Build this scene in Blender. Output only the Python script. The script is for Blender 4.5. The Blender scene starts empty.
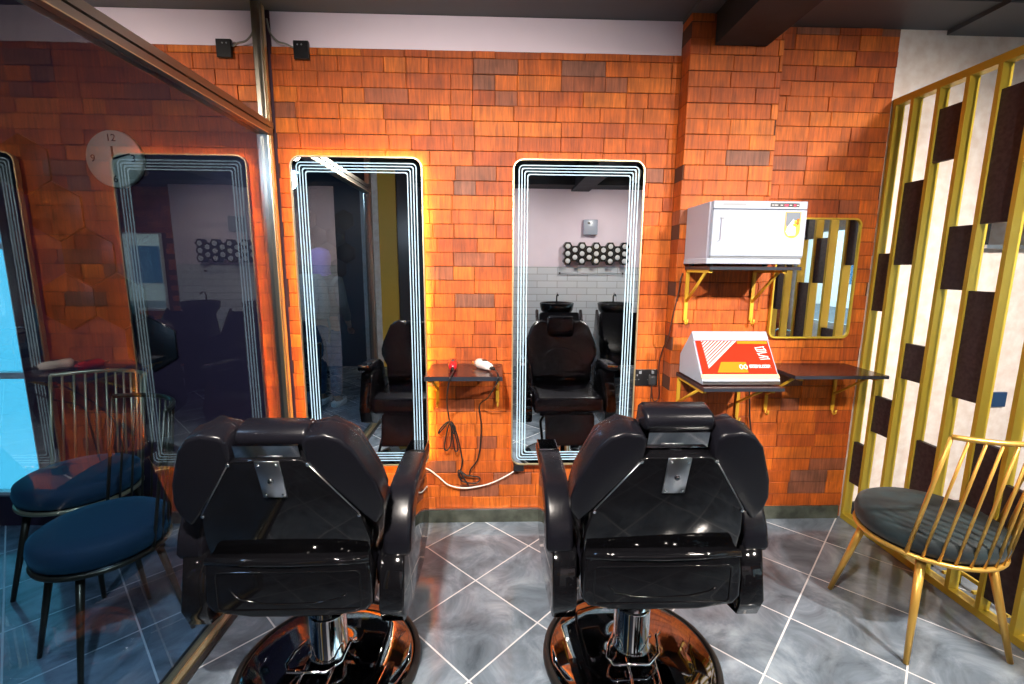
import bpy, bmesh, math, random
from mathutils import Vector, Matrix
from math import sin, cos, pi, radians, sqrt
random.seed(7)
S = bpy.context.scene
COL = S.collection
# ------------------------------------------------------------------ camera
F_PX, YAW, PITCH, ROLL = 461.5, 0.0335, 0.1609, 0.0069
fw = Vector((sin(YAW)*cos(PITCH), cos(YAW)*cos(PITCH), -sin(PITCH)))
rt = Vector((cos(YAW), -sin(YAW), 0)); up = rt.cross(fw)
r2 = rt*cos(ROLL)+up*sin(ROLL); u2 = -rt*sin(ROLL)+up*cos(ROLL)
cam = bpy.data.objects.new('camera', bpy.data.cameras.new('camera')); COL.objects.link(cam)
cam.data.sensor_width = 36; cam.data.lens = F_PX/1024*36; cam.data.clip_start = 0.02
M = Matrix((r2, u2, -fw)).transposed().to_4x4(); M.translation = Vector((0, 0, 1.5)); cam.matrix_world = M
S.camera = cam
# ------------------------------------------------------------------ world, exposure
S.view_settings.view_transform = 'Standard'; S.view_settings.look = 'None'
S.view_settings.exposure = 0.0; S.view_settings.gamma = 1.0; S.view_settings.use_curve_mapping = False
W = bpy.data.worlds.new('daylight'); S.world = W; W.use_nodes = True
W.node_tree.nodes['Background'].inputs[0].default_value = (0.72, 0.92, 1.0, 1)
W.node_tree.nodes['Background'].inputs[1].default_value = 4.5
cy = S.cycles
cy.use_denoising = True; cy.denoiser = 'OPENIMAGEDENOISE'; cy.denoising_input_passes = 'RGB_ALBEDO_NORMAL'
cy.max_bounces = 10; cy.diffuse_bounces = 3; cy.glossy_bounces = 6; cy.transparent_max_bounces = 12
cy.sample_clamp_indirect = 20.0; cy.caustics_reflective = True; cy.blur_glossy = 0.3
# spot lamps: (x, y, z, target, power, size, blend, angle)
SPOTS = [
 ((-0.30, 0.05, 2.60), (-0.20, 2.5, 0.72), 560, 96),
 ((1.62, 0.00, 2.60), (1.30, 2.5, 0.75), 195, 92),
 ((2.30, 0.15, 2.60), (2.02, 2.0, 0.75), 500, 100),
 ((-0.10, -0.45, 2.50), (0.3, -1.9, 1.25), 75, 110),
 ((1.60, -0.50, 2.50), (1.6, -1.9, 1.25), 65, 110),
 ((-0.55, 0.75, 2.60), (-0.2, 2.0, 0.0), 50, 110),
]
WARM = (1.0, 0.90, 0.80)
def area(name, loc, tgt, power, sx, sy, col):
    l = bpy.data.lights.new(name, 'AREA'); l.shape = 'RECTANGLE'; l.size = sx; l.size_y = sy; l.energy = power; l.color = col
    o = bpy.data.objects.new(name, l); COL.objects.link(o); o.location = loc
    o.rotation_euler = (Vector(tgt)-Vector(loc)).to_track_quat('-Z', 'Y').to_euler(); return o
# daylight coming in at the shop windows
for _o in (area('daylight_front_window', (3.4, -1.90, 1.40), (3.4, 0, 1.40), 1, 1.8, 1.1, (1, 1, 1)), area('daylight_side_window', (-3.19, 2.60, 1.24), (-3.19, 0, 1.24), 1, 1.18, 2.12, (1, 1, 1))):
    _o.data.cycles.is_portal = True
_o = area('daylight_right_window', (4.50, -0.45, 1.40), (0, -0.45, 1.40), 1, 2.4, 1.26, (1, 1, 1)); _o.data.cycles.is_portal = True

# ------------------------------------------------------------------ materials
MATS = {}
def mat(name, col, rough=0.5, metal=0.0, emit=None, es=0.0, spec=None, coat=0.0):
    if name in MATS: return MATS[name]
    m = bpy.data.materials.new(name); m.use_nodes = True; b = m.node_tree.nodes['Principled BSDF']
    b.inputs['Base Color'].default_value = (*col, 1); b.inputs['Roughness'].default_value = rough
    b.inputs['Metallic'].default_value = metal
    if coat: b.inputs['Coat Weight'].default_value = coat; b.inputs['Coat Roughness'].default_value = 0.05
    if spec is not None: b.inputs['Specular IOR Level'].default_value = spec
    if emit: b.inputs['Emission Color'].default_value = (*emit, 1); b.inputs['Emission Strength'].default_value = es
    MATS[name] = m; return m
def nt(m):
    t = m.node_tree; return t, t.nodes, t.links, t.nodes['Principled BSDF']
def N(ns, kind, **kw):
    n = ns.new(kind)
    for k, v in kw.items():
        if k in n.inputs: n.inputs[k].default_value = v
        else: setattr(n, k, v)
    return n
def noise_mix(m, c1, c2, scale, detail=4, stretch=(1, 1, 1), bump=0.0, lo=0.35, hi=0.65, rough=None, bscale=None):
    t, ns, L, b = nt(m)
    tc = N(ns, 'ShaderNodeTexCoord'); mp = N(ns, 'ShaderNodeMapping'); mp.inputs['Scale'].default_value = stretch
    L.new(tc.outputs['Object'], mp.inputs[0])
    no = N(ns, 'ShaderNodeTexNoise', Scale=scale, Detail=detail); L.new(mp.outputs[0], no.inputs['Vector'])
    r = N(ns, 'ShaderNodeValToRGB'); r.color_ramp.elements[0].position = lo; r.color_ramp.elements[1].position = hi
    r.color_ramp.elements[0].color = (*c1, 1); r.color_ramp.elements[1].color = (*c2, 1)
    L.new(no.outputs[0], r.inputs[0]); L.new(r.outputs[0], b.inputs['Base Color'])
    if bump:
        n2 = N(ns, 'ShaderNodeTexNoise', Scale=bscale or scale*3, Detail=3); L.new(mp.outputs[0], n2.inputs['Vector'])
        bp = N(ns, 'ShaderNodeBump', Strength=bump, Distance=0.004); L.new(n2.outputs[0], bp.inputs['Height']); L.new(bp.outputs[0], b.inputs['Normal'])
    return m
def brick_mat():
    m = mat('brick', (0.6, 0.15, 0.03), 0.62); t, ns, L, b = nt(m)
    at = N(ns, 'ShaderNodeAttribute', attribute_name='tone')
    ramp = N(ns, 'ShaderNodeValToRGB'); cr = ramp.color_ramp; cr.interpolation = 'LINEAR'
    pts = [(0.0, (0.20, 0.075, 0.045)), (0.06, (0.27, 0.075, 0.030)), (0.12, (0.34, 0.055, 0.005)), (0.45, (0.46, 0.088, 0.006)), (0.8, (0.52, 0.108, 0.007)), (1.0, (0.58, 0.140, 0.010))]
    cr.elements[0].position = 0; cr.elements[1].position = 1
    cr.elements[0].color = (*pts[0][1], 1); cr.elements[1].color = (*pts[-1][1], 1)
    for p, c in pts[1:-1]:
        e = cr.elements.new(p); e.color = (*c, 1)
    L.new(at.outputs['Fac'], ramp.inputs[0])
    tc = N(ns, 'ShaderNodeTexCoord'); mp = N(ns, 'ShaderNodeMapping'); mp.inputs['Scale'].default_value = (90, 90, 7)
    L.new(tc.outputs['Object'], mp.inputs[0])
    no = N(ns, 'ShaderNodeTexNoise', Scale=1.0, Detail=3.0, Roughness=0.6, Distortion=0.3); L.new(mp.outputs[0], no.inputs['Vector'])
    n2 = N(ns, 'ShaderNodeTexNoise', Scale=9.0, Detail=4.0); L.new(tc.outputs['Object'], n2.inputs['Vector'])
    r1 = N(ns, 'ShaderNodeMapRange'); r1.inputs[1].default_value = 0.3; r1.inputs[2].default_value = 0.7; r1.inputs[3].default_value = 0.62; r1.inputs[4].default_value = 1.3
    L.new(no.outputs[0], r1.inputs[0])
    r3 = N(ns, 'ShaderNodeMapRange'); r3.inputs[1].default_value = 0.3; r3.inputs[2].default_value = 0.7; r3.inputs[3].default_value = 0.75; r3.inputs[4].default_value = 1.2
    L.new(n2.outputs[0], r3.inputs[0])
    mu = N(ns, 'ShaderNodeMath', operation='MULTIPLY'); L.new(r1.outputs[0], mu.inputs[0]); L.new(r3.outputs[0], mu.inputs[1])
    vm = N(ns, 'ShaderNodeVectorMath', operation='SCALE'); L.new(ramp.outputs[0], vm.inputs[0]); L.new(mu.outputs[0], vm.inputs['Scale'])
    L.new(vm.outputs[0], b.inputs['Base Color'])
    bp = N(ns, 'ShaderNodeBump', Strength=0.55, Distance=0.005); L.new(no.outputs[0], bp.inputs['Height']); L.new(bp.outputs[0], b.inputs['Normal'])
    return m
def floor_mat():
    m = mat('floor_tile', (0.2, 0.25, 0.3), 0.2); t, ns, L, b = nt(m)
    tc = N(ns, 'ShaderNodeTexCoord')
    sp = N(ns, 'ShaderNodeSeparateXYZ'); L.new(tc.outputs['Object'], sp.inputs[0])
    def math_(op, a, c=None, d=None):
        n = N(ns, 'ShaderNodeMath', operation=op)
        for i, v in enumerate((a, c, d)):
            if v is None: continue
            if isinstance(v, (int, float)): n.inputs[i].default_value = v
            else: L.new(v, n.inputs[i])
        return n.outputs[0]
    x, y = sp.outputs[0], sp.outputs[1]
    u = math_('MULTIPLY', math_('ADD', x, y), 0.70711); v = math_('MULTIPLY', math_('SUBTRACT', y, x), 0.70711)
    P = 0.390
    def grid(c, o):
        q = math_('DIVIDE', math_('SUBTRACT', c, o), P)
        fr = math_('FRACT', math_('ADD', q, 100.0)); fl = math_('FLOOR', math_('ADD', q, 100.0))
        d = math_('MINIMUM', fr, math_('SUBTRACT', 1.0, fr)); return d, fl
    du, fu = grid(u, 1.362); dv, fv = grid(v, 0.334)
    g = math_('LESS_THAN', math_('MINIMUM', du, dv), 0.0085)
    cx = N(ns, 'ShaderNodeCombineXYZ'); L.new(fu, cx.inputs[0]); L.new(fv, cx.inputs[1])
    wn = N(ns, 'ShaderNodeTexWhiteNoise'); L.new(cx.outputs[0], wn.inputs['Vector'])
    vs = N(ns, 'ShaderNodeVectorMath', operation='SCALE'); L.new(wn.outputs['Color'], vs.inputs[0]); vs.inputs['Scale'].default_value = 7
    va = N(ns, 'ShaderNodeVectorMath', operation='ADD'); L.new(vs.outputs[0], va.inputs[0]); L.new(tc.outputs['Object'], va.inputs[1])
    no = N(ns, 'ShaderNodeTexNoise', Scale=4.5, Detail=7.0, Roughness=0.62, Distortion=0.8); L.new(va.outputs[0], no.inputs['Vector'])
    r = N(ns, 'ShaderNodeValToRGB'); cr = r.color_ramp
    cr.elements[0].position = 0.28; cr.elements[0].color = (0.060, 0.078, 0.098, 1)
    cr.elements[1].position = 0.74; cr.elements[1].color = (0.36, 0.43, 0.50, 1)
    e = cr.elements.new(0.5); e.color = (0.17, 0.21, 0.26, 1)
    L.new(no.outputs[0], r.inputs[0])
    mx = N(ns, 'ShaderNodeMix', data_type='RGBA'); L.new(g, mx.inputs[0]); L.new(r.outputs[0], mx.inputs[6]); mx.inputs[7].default_value = (0.62, 0.64, 0.67, 1)
    L.new(mx.outputs[2], b.inputs['Base Color'])
    rr = math_('ADD', math_('MULTIPLY', g, 0.4), 0.12); L.new(rr, b.inputs['Roughness'])
    bp = N(ns, 'ShaderNodeBump', Strength=0.25, Distance=0.002); bp.invert = True; L.new(g, bp.inputs['Height']); L.new(bp.outputs[0], b.inputs['Normal'])
    return m
def glass_mat(name, tint, ior, gl=(1, 1, 1), add=0.0):
    m = bpy.data.materials.new(name); m.use_nodes = True; t = m.node_tree; ns = t.nodes; L = t.links; ns.clear()
    out = N(ns, 'ShaderNodeOutputMaterial'); fr = N(ns, 'ShaderNodeFresnel', IOR=ior)
    tr = N(ns, 'ShaderNodeBsdfTransparent'); tr.inputs[0].default_value = (*tint, 1)
    g = N(ns, 'ShaderNodeBsdfGlossy'); g.inputs['Roughness'].default_value = 0.0; g.inputs[0].default_value = (*gl, 1)
    mx = N(ns, 'ShaderNodeMixShader'); ad = N(ns, 'ShaderNodeMath', operation='ADD'); ad.inputs[1].default_value = add; ad.use_clamp = True; ge = N(ns, 'ShaderNodeNewGeometry'); iv = N(ns, 'ShaderNodeMath', operation='SUBTRACT'); iv.inputs[0].default_value = 1.0; ml = N(ns, 'ShaderNodeMath', operation='MULTIPLY'); L.new(ge.outputs['Backfacing'], iv.inputs[1])
    L.new(fr.outputs[0], ad.inputs[0]); L.new(ad.outputs[0], ml.inputs[0]); L.new(iv.outputs[0], ml.inputs[1]); L.new(ml.outputs[0], mx.inputs[0]); L.new(tr.outputs[0], mx.inputs[1]); L.new(g.outputs[0], mx.inputs[2]); L.new(mx.outputs[0], out.inputs[0])
    return m
BRICK = brick_mat(); FLOOR = floor_mat()
MORTAR = mat('mortar', (0.09, 0.03, 0.015), 0.9)
PINK = noise_mix(mat('pink_plaster', (0.7, 0.5, 0.55), 0.8), (0.84, 0.72, 0.82), (0.90, 0.78, 0.88), 2.0)
CREAM = noise_mix(mat('cream_plaster', (0.8, 0.7, 0.6), 0.7), (0.78, 0.66, 0.59), (0.90, 0.82, 0.77), 16, 5, bump=0.2)
CEIL = noise_mix(mat('ceiling_black', (0.02, 0.02, 0.025), 0.7), (0.007, 0.009, 0.013), (0.018, 0.022, 0.030), 5, bump=0.3)
SOFFIT = mat('soffit_charcoal', (0.075, 0.085, 0.10), 0.5)
SKIRT = noise_mix(mat('skirting_tile', (0.03, 0.035, 0.03), 0.12), (0.04, 0.046, 0.036), (0.09, 0.10, 0.08), 12)
CHROME = mat('chrome', (0.82, 0.84, 0.86), 0.06, 1.0)
CHROMED = mat('dark_chrome', (0.30, 0.31, 0.33), 0.05, 1.0)
STEEL = mat('brushed_steel', (0.55, 0.56, 0.58), 0.28, 1.0)
ALU = mat('aluminium_bronze', (0.30, 0.27, 0.22), 0.28, 0.9)
ALUD = mat('dark_gasket', (0.02, 0.02, 0.02), 0.4)
BRASS = mat('brass_trim', (0.62, 0.50, 0.30), 0.38, 0.8)
GOLD = mat('gold_paint', (0.58, 0.42, 0.045), 0.34, 0.25)
GOLDM = mat('gold_metal', (0.78, 0.46, 0.10), 0.28, 0.6)
BRKT = mat('yellow_bracket_paint', (0.72, 0.42, 0.035), 0.4, 0.1)
PANEL = noise_mix(mat('black_panel', (0.03, 0.02, 0.025), 0.6), (0.022, 0.012, 0.017), (0.045, 0.03, 0.034), 60)
LEATHER = mat('black_leather', (0.006, 0.006, 0.009), 0.27, spec=0.28)
t, ns, L, b = nt(LEATHER)
_n = N(ns, 'ShaderNodeTexVoronoi', Scale=420.0); _tc = N(ns, 'ShaderNodeTexCoord'); L.new(_tc.outputs['Object'], _n.inputs['Vector'])
_b = N(ns, 'ShaderNodeBump', Strength=0.12, Distance=0.001); L.new(_n.outputs[0], _b.inputs['Height']); L.new(_b.outputs[0], b.inputs['Normal'])
SHELL = mat('black_gloss_plastic', (0.004, 0.004, 0.005), 0.06, spec=0.42)
RUBBER = mat('black_rubber', (0.012, 0.012, 0.012), 0.45)
WHITE = mat('white_enamel', (0.37, 0.42, 0.52), 0.25)
WHITEG = mat('pale_lilac_enamel', (0.36, 0.35, 0.43), 0.35)
GREY = mat('grey_plastic', (0.22, 0.24, 0.27), 0.4)
BLACKP = mat('black_plastic', (0.012, 0.012, 0.014), 0.3)
SHELFM = noise_mix(mat('dark_brown_laminate', (0.05, 0.02, 0.02), 0.22), (0.035, 0.012, 0.012), (0.06, 0.022, 0.02), 6, stretch=(1, 14, 1))
SHELFE = mat('black_shelf_edge', (0.02, 0.024, 0.035), 0.3)
MIRROR = mat('mirror_glass', (0.86, 0.91, 0.94), 0.0, 1.0)
LINE = mat('lit_frosted_line', (0.34, 0.44, 0.50), 0.4, emit=(0.45, 0.78, 1.0), es=0.55)
HALO = mat('warm_led_strip', (1, 0.7, 0.3), 0.5, emit=(1.0, 0.56, 0.07), es=45.0)
HALO2 = mat('soft_led_strip', (1, 0.7, 0.3), 0.5, emit=(1.0, 0.45, 0.10), es=2.0)
VELVET = noise_mix(mat('teal_black_velvet', (0.01, 0.02, 0.03), 0.7), (0.003, 0.007, 0.010), (0.010, 0.026, 0.032), 14)
VELVET.node_tree.nodes['Principled BSDF'].inputs['Sheen Weight'].default_value = 0.08
VELVETB = mat('navy_velvet', (0.005, 0.025, 0.055), 0.75); VELVETB.node_tree.nodes['Principled BSDF'].inputs['Sheen Weight'].default_value = 0.25
VELVETB.node_tree.nodes['Principled BSDF'].inputs['Sheen Tint'].default_value = (0.1, 0.5, 0.7, 1)
RED = mat('red_acrylic', (0.72, 0.03, 0.012), 0.12, coat=0.5)
ORANGE = mat('orange_strip_and_reflection', (0.95, 0.22, 0.015), 0.15, coat=0.5)
PEACH = mat('peach_strip', (0.95, 0.55, 0.28), 0.3)
PRINT = mat('white_print', (0.75, 0.76, 0.78), 0.4)
CORD = mat('black_cord', (0.01, 0.01, 0.012), 0.4)
CORDB = mat('brown_cord', (0.06, 0.02, 0.012), 0.4)
CORDW = mat('white_cord', (0.75, 0.72, 0.68), 0.4)
NAVYW = mat('navy_wall_paint', (0.020, 0.028, 0.050), 0.5)
PURPW = mat('plum_wall_paint', (0.050, 0.022, 0.040), 0.5)
HEXB = mat('black_hex_panel', (0.004, 0.004, 0.006), 0.5)
BROWN = mat('brown_door_paint', (0.05, 0.032, 0.035), 0.3)
TEAL = mat('teal_leather', (0.01, 0.16, 0.22), 0.35)
GLASS = glass_mat('smoked_glass', (0.62, 0.74, 0.84), 1.75)
GLASST = glass_mat('mirrored_transom_glass', (0.10, 0.10, 0.10), 1.5, (0.95, 0.92, 0.90), 0.85)
CLEAR = glass_mat('window_glass', (0.92, 0.97, 0.98), 1.3)
TEALG = glass_mat('teal_window_glass', (0.26, 0.52, 0.56), 1.3)

# ------------------------------------------------------------------ mesh helpers
class MB:
    def __init__(s): s.bm = bmesh.new(); s.mats = []
    def mi(s, m):
        if m is None: return 0
        if m not in s.mats: s.mats.append(m)
        return s.mats.index(m)
    def _take(s, b2, m, smooth):
        i = s.mi(m); me = bpy.data.meshes.new('t')
        for f in b2.faces: f.material_index = i; f.smooth = smooth
        b2.normal_update(); b2.to_mesh(me); b2.free(); s.bm.from_mesh(me); bpy.data.meshes.remove(me)
    def box(s, x0, x1, y0, y1, z0, z1, m=None, bev=0, seg=2, mtx=None):
        b = bmesh.new(); bmesh.ops.create_cube(b, size=1)
        for v in b.verts: v.co = Vector(((x0+x1)/2+v.co.x*(x1-x0), (y0+y1)/2+v.co.y*(y1-y0), (z0+z1)/2+v.co.z*(z1-z0)))
        if bev: bmesh.ops.bevel(b, geom=b.edges[:], offset=bev, segments=seg, affect='EDGES', profile=0.5)
        if mtx: bmesh.ops.transform(b, matrix=mtx, verts=b.verts)
        s._take(b, m, bool(bev) and seg > 2); return s
    def prism(s, poly, w0, w1, O, ux, uy, m=None, bev=0, seg=3, smooth=None):
        O = Vector(O); ux = Vector(ux).normalized(); uy = Vector(uy).normalized(); un = ux.cross(uy)
        b = bmesh.new()
        vs = [b.verts.new(O+ux*p[0]+uy*p[1]+un*w0) for p in poly]; ar = sum(poly[i][0]*poly[(i+1) % len(poly)][1]-poly[(i+1) % len(poly)][0]*poly[i][1] for i in range(len(poly)))
        f = b.faces.new(vs); r = bmesh.ops.extrude_face_region(b, geom=[f])
        nv = [g for g in r['geom'] if isinstance(g, bmesh.types.BMVert)]
        bmesh.ops.translate(b, vec=un*(w1-w0), verts=nv); bmesh.ops.recalc_face_normals(b, faces=b.faces[:])
        if bev:
            caps = [e for e in b.edges if len(e.link_faces) == 2 and any(len(fc.verts) == len(poly) and len(poly) != 4 or abs(fc.normal.dot(un)) > 0.99 for fc in e.link_faces)]
            bmesh.ops.bevel(b, geom=caps, offset=bev, segments=seg, affect='EDGES', profile=0.5, clamp_overlap=True)
        s._take(b, m, bool(bev) if smooth is None else smooth); return s
    def tube(s, pts, r, m=None, n=8, closed=False, r1=None):
        pts = [Vector(p) for p in pts]; b = bmesh.new(); rings = []; k = len(pts); prev = None
        for i, p in enumerate(pts):
            if closed: d = pts[(i+1) % k]-pts[i-1]
            else: d = pts[min(i+1, k-1)]-pts[max(i-1, 0)]
            d.normalize()
            if prev is None:
                a = Vector((0, 0, 1)) if abs(d.z) < 0.9 else Vector((1, 0, 0)); x = d.cross(a).normalized()
            else: x = (prev-d*prev.dot(d)).normalized()
            prev = x; y = d.cross(x); rr = r if r1 is None else r+(r1-r)*i/(k-1)
            rings.append([b.verts.new(p+x*cos(2*pi*j/n)*rr+y*sin(2*pi*j/n)*rr) for j in range(n)])
        for i in range(k if closed else k-1):
            A, B = rings[i], rings[(i+1) % k]
            for j in range(n): b.faces.new((A[j], A[(j+1) % n], B[(j+1) % n], B[j]))
        if not closed: b.faces.new(rings[0][::-1]); b.faces.new(rings[-1])
        bmesh.ops.recalc_face_normals(b, faces=b.faces[:]); s._take(b, m, True); return s
    def lathe(s, prof, c=(0, 0, 0), m=None, n=40, axis='Z', smooth=True):
        b = bmesh.new(); rings = []
        for r, h in prof:
            ring = []
            for j in range(n):
                a = 2*pi*j/n
                if axis == 'Z': co = (c[0]+r*cos(a), c[1]+r*sin(a), c[2]+h)
                elif axis == 'Y': co = (c[0]+r*cos(a), c[1]+h, c[2]+r*sin(a))
                else: co = (c[0]+h, c[1]+r*cos(a), c[2]+r*sin(a))
                ring.append(b.verts.new(co))
            rings.append(ring)
        for A, B in zip(rings, rings[1:]):
            for j in range(n): b.faces.new((A[j], A[(j+1) % n], B[(j+1) % n], B[j]))
        b.faces.new(rings[0][::-1]); b.faces.new(rings[-1])
        bmesh.ops.recalc_face_normals(b, faces=b.faces[:]); s._take(b, m, smooth); return s
    def ball(s, c, rx, ry, rz, m=None, n=16):
        b = bmesh.new(); bmesh.ops.create_uvsphere(b, u_segments=n, v_segments=n//2+2, radius=1)
        for v in b.verts: v.co = Vector((c[0]+v.co.x*rx, c[1]+v.co.y*ry, c[2]+v.co.z*rz))
        s._take(b, m, True); return s
    def build(s, name, parent=None, autos=False, sub=0):
        me = bpy.data.meshes.new(name); s.bm.to_mesh(me); s.bm.free()
        for m in s.mats: me.materials.append(m)
        if autos: me.set_sharp_from_angle(angle=radians(38))
        o = bpy.data.objects.new(name, me); COL.objects.link(o)
        if parent: o.parent = parent
        return o
def tag(o, label=None, cat=None, group=None, kind=None):
    if label: o['label'] = label
    if cat: o['category'] = cat
    if group: o['group'] = group
    if kind: o['kind'] = kind
    return o
def empty(name, loc, label, cat, group=None, rz=0):
    o = bpy.data.objects.new(name, None); COL.objects.link(o); o.location = loc; o.rotation_euler = (0, 0, rz); o.empty_display_size = 0.1
    return tag(o, label, cat, group)
def copy_tree(o, parent=None):
    c = o.copy(); COL.objects.link(c); c.parent = parent
    for ch in o.children: copy_tree(ch, c)
    return c
def struct(mb, name): o = mb.build(name); o['kind'] = 'structure'; return o
def arc(cx, cy, r, a0, a1, n):
    return [(cx+r*cos(radians(a0+(a1-a0)*i/n)), cy+r*sin(radians(a0+(a1-a0)*i/n))) for i in range(n+1)]
def rrect(x0, x1, z0, z1, r, n=6):
    return arc(x1-r, z0+r, r, -90, 0, n)+arc(x1-r, z1-r, r, 0, 90, n)+arc(x0+r, z1-r, r, 90, 180, n)+arc(x0+r, z0+r, r, 180, 270, n)
def ring_band(mb, outer, inner, y0, y1, m):           # closed band between two equal-count outlines in the XZ plane
    b = bmesh.new(); k = len(outer); V = []
    for y in (y0, y1):
        V.append([b.verts.new((p[0], y, p[1])) for p in outer]); V.append([b.verts.new((p[0], y, p[1])) for p in inner])
    for i in range(k):
        j = (i+1) % k
        b.faces.new((V[0][i], V[0][j], V[1][j], V[1][i])); b.faces.new((V[2][i], V[3][i], V[3][j], V[2][j]))
        b.faces.new((V[0][i], V[2][i], V[2][j], V[0][j])); b.faces.new((V[1][i], V[1][j], V[3][j], V[3][i]))
    bmesh.ops.recalc_face_normals(b, faces=b.faces[:]); mb._take(b, m, False)
def text_mesh(name, body, size, mtx, m, parent, depth=0.0006, bold=0.0, rot=0):
    cu = bpy.data.curves.new('t', 'FONT'); cu.body = body; cu.size = size; cu.extrude = depth; cu.offset = bold; cu.align_x = 'CENTER'; cu.align_y = 'CENTER'
    o = bpy.data.objects.new('t', cu); COL.objects.link(o); bpy.context.view_layer.update()
    me = bpy.data.meshes.new_from_object(o.evaluated_get(bpy.context.evaluated_depsgraph_get())); bpy.data.objects.remove(o)
    me.transform(mtx @ Matrix.Rotation(rot, 4, 'Z')); me.materials.clear(); me.materials.append(m)
    q = bpy.data.objects.new(name, me); COL.objects.link(q); q.parent = parent; return q
def frame_mtx(O, ux, uy):
    ux = Vector(ux).normalized(); uy = Vector(uy).normalized(); un = ux.cross(uy)
    m = Matrix((ux, uy, un)).transposed().to_4x4(); m.translation = Vector(O); return m
XZ = lambda x, y, z: frame_mtx((x, y, z), (1, 0, 0), (0, 0, 1))     # facing -Y

# ------------------------------------------------------------------ room shell
DW = 2.56; GX = -1.169; PX = 2.101
struct(MB().box(-3.86, 4.66, -2.06, 2.72, -0.08, 0.0, FLOOR), 'floor')
ZC = 2.86
struct(MB().box(-3.86, 4.66, -2.06, 2.72, ZC, ZC+0.08, CEIL), 'ceiling')
def brick_run(mb, x0, x1, z_top, y_front, y_back, holes=(), seed=0, proud=0.004):
    rnd = random.Random(seed); ch = 0.0748; bw = 0.228
    zs = [2.549+ch*k for k in range(3, 0, -1)] if z_top > 2.6 else [2.591]
    zs.append(2.549)
    while zs[-1] > 0: zs.append(zs[-1]-ch)
    faces = []
    for r, (zt, zb) in enumerate(zip(zs, zs[1:])):
        zt = min(zt, z_top); zb = max(zb, 0.0)
        if zt-zb < 0.008: continue
        off = (r % 2)*0.5*bw+rnd.uniform(-0.012, 0.012)
        x = x0-off if x1-x0 > 1 else x0-(off if off < bw*0.8 else 0)
        while x < x1:
            w = bw*rnd.choice([1, 1, 1, 1, 1, 0.5, 0.5, 0.96])+rnd.uniform(-0.004, 0.004)
            a, c = max(x, x0), min(x+w, x1); x += w
            if c-a < 0.012: continue
            g = 0.0016; tone = rnd.random()
            if tone < 0.07: tone = rnd.uniform(0, 0.08)
            else: tone = rnd.uniform(0.14, 1.0)
            j = rnd.uniform(-0.0012, 0.0012)
            faces.append((a+g*0.6, c-g*0.6, y_front+rnd.uniform(-proud, proud*0.3), y_back, zb+g*0.7+j, zt-g*0.7+j, tone))
    return faces
def brick_object(name, runs, mortar_boxes):
    verts = []; fcs = []; tones = []; mi = []
    for (a, c, y0, y1, z0, z1, tone) in runs:
        base = len(verts); e = 0.0022
        # front face inset a little, so every brick has a chamfered edge
        verts += [(a, y1, z0), (c, y1, z0), (c, y1, z1), (a, y1, z1), (a, y0+e, z0), (c, y0+e, z0), (c, y0+e, z1), (a, y0+e, z1),
                  (a+e, y0, z0+e), (c-e, y0, z0+e), (c-e, y0, z1-e), (a+e, y0, z1-e)]
        for q in ((8, 9, 10, 11), (4, 5, 9, 8), (5, 6, 10, 9), (6, 7, 11, 10), (7, 4, 8, 11), (0, 1, 5, 4), (1, 2, 6, 5), (2, 3, 7, 6), (3, 0, 4, 7), (3, 2, 1, 0)):
            fcs.append([base+i for i in q]); tones.append(tone); mi.append(0)
    for (x0, x1, y0, y1, z0, z1) in mortar_boxes:
        base = len(verts); verts += [(x, y, z) for z in (z0, z1) for y in (y0, y1) for x in (x0, x1)]
        for q in ((0, 1, 5, 4), (2, 6, 7, 3), (0, 4, 6, 2), (1, 3, 7, 5), (0, 2, 3, 1), (4, 5, 7, 6)):
            fcs.append([base+i for i in q]); tones.append(0.5); mi.append(1)
    me = bpy.data.meshes.new(name); me.from_pydata(verts, [], fcs); me.materials.append(BRICK); me.materials.append(MORTAR)
    at = me.attributes.new('tone', 'FLOAT', 'FACE'); at.data.foreach_set('value', tones); me.polygons.foreach_set('material_index', mi)
    o = bpy.data.objects.new(name, me); COL.objects.link(o); o['kind'] = 'structure'; return o
brick_object('wall_back', brick_run(None, -1.14, 0.955, 2.585, DW, DW+0.03, seed=3), [(-1.14, 0.955, DW+0.004, DW+0.03, 0, 2.585)])
brick_object('wall_back', brick_run(None, 0.955, 1.43, 2.735, DW-0.10, DW+0.02, seed=5)
             , [(0.958, 1.427, DW-0.096, DW+0.03, 0, 2.735)])
brick_object('wall_back', brick_run(None, 1.43, 2.10, 2.735, DW, DW+0.03, seed=8), [(1.43, 2.10, DW+0.004, DW+0.03, 0, 2.735)])
struct(MB().box(-1.14, 0.955, DW+0.012, DW+0.10, 2.585, 2.75, PINK), 'wall_back')
struct(MB().box(-1.14, 0.95, DW+0.031, DW+0.10, 0, 2.584, MORTAR).box(0.956, 2.10, DW+0.031, DW+0.10, 0, ZC, MORTAR), 'wall_back')
struct(MB().box(2.10, 4.58, DW+0.005, DW+0.10, 0, 2.86, CREAM), 'wall_back')
struct(MB().box(-1.14, 0.950, DW-0.016, DW-0.004, 0, 0.080, SKIRT).box(-1.14, 0.950, DW-0.018, DW-0.004, 0.080, 0.086, STEEL), 'baseboard_back')
struct(MB().box(0.952, 1.432, DW-0.118, DW-0.105, 0, 0.080, SKIRT).box(0.952, 1.432, DW-0.120, DW-0.105, 0.080, 0.085, STEEL), 'baseboard_back')
struct(MB().box(1.435, 2.08, DW-0.016, DW-0.004, 0, 0.080, SKIRT), 'baseboard_back')
struct(MB().box(2.15, 4.5, DW-0.012, DW+0.004, 0, 0.10, BLACKP), 'baseboard_back')
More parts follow.
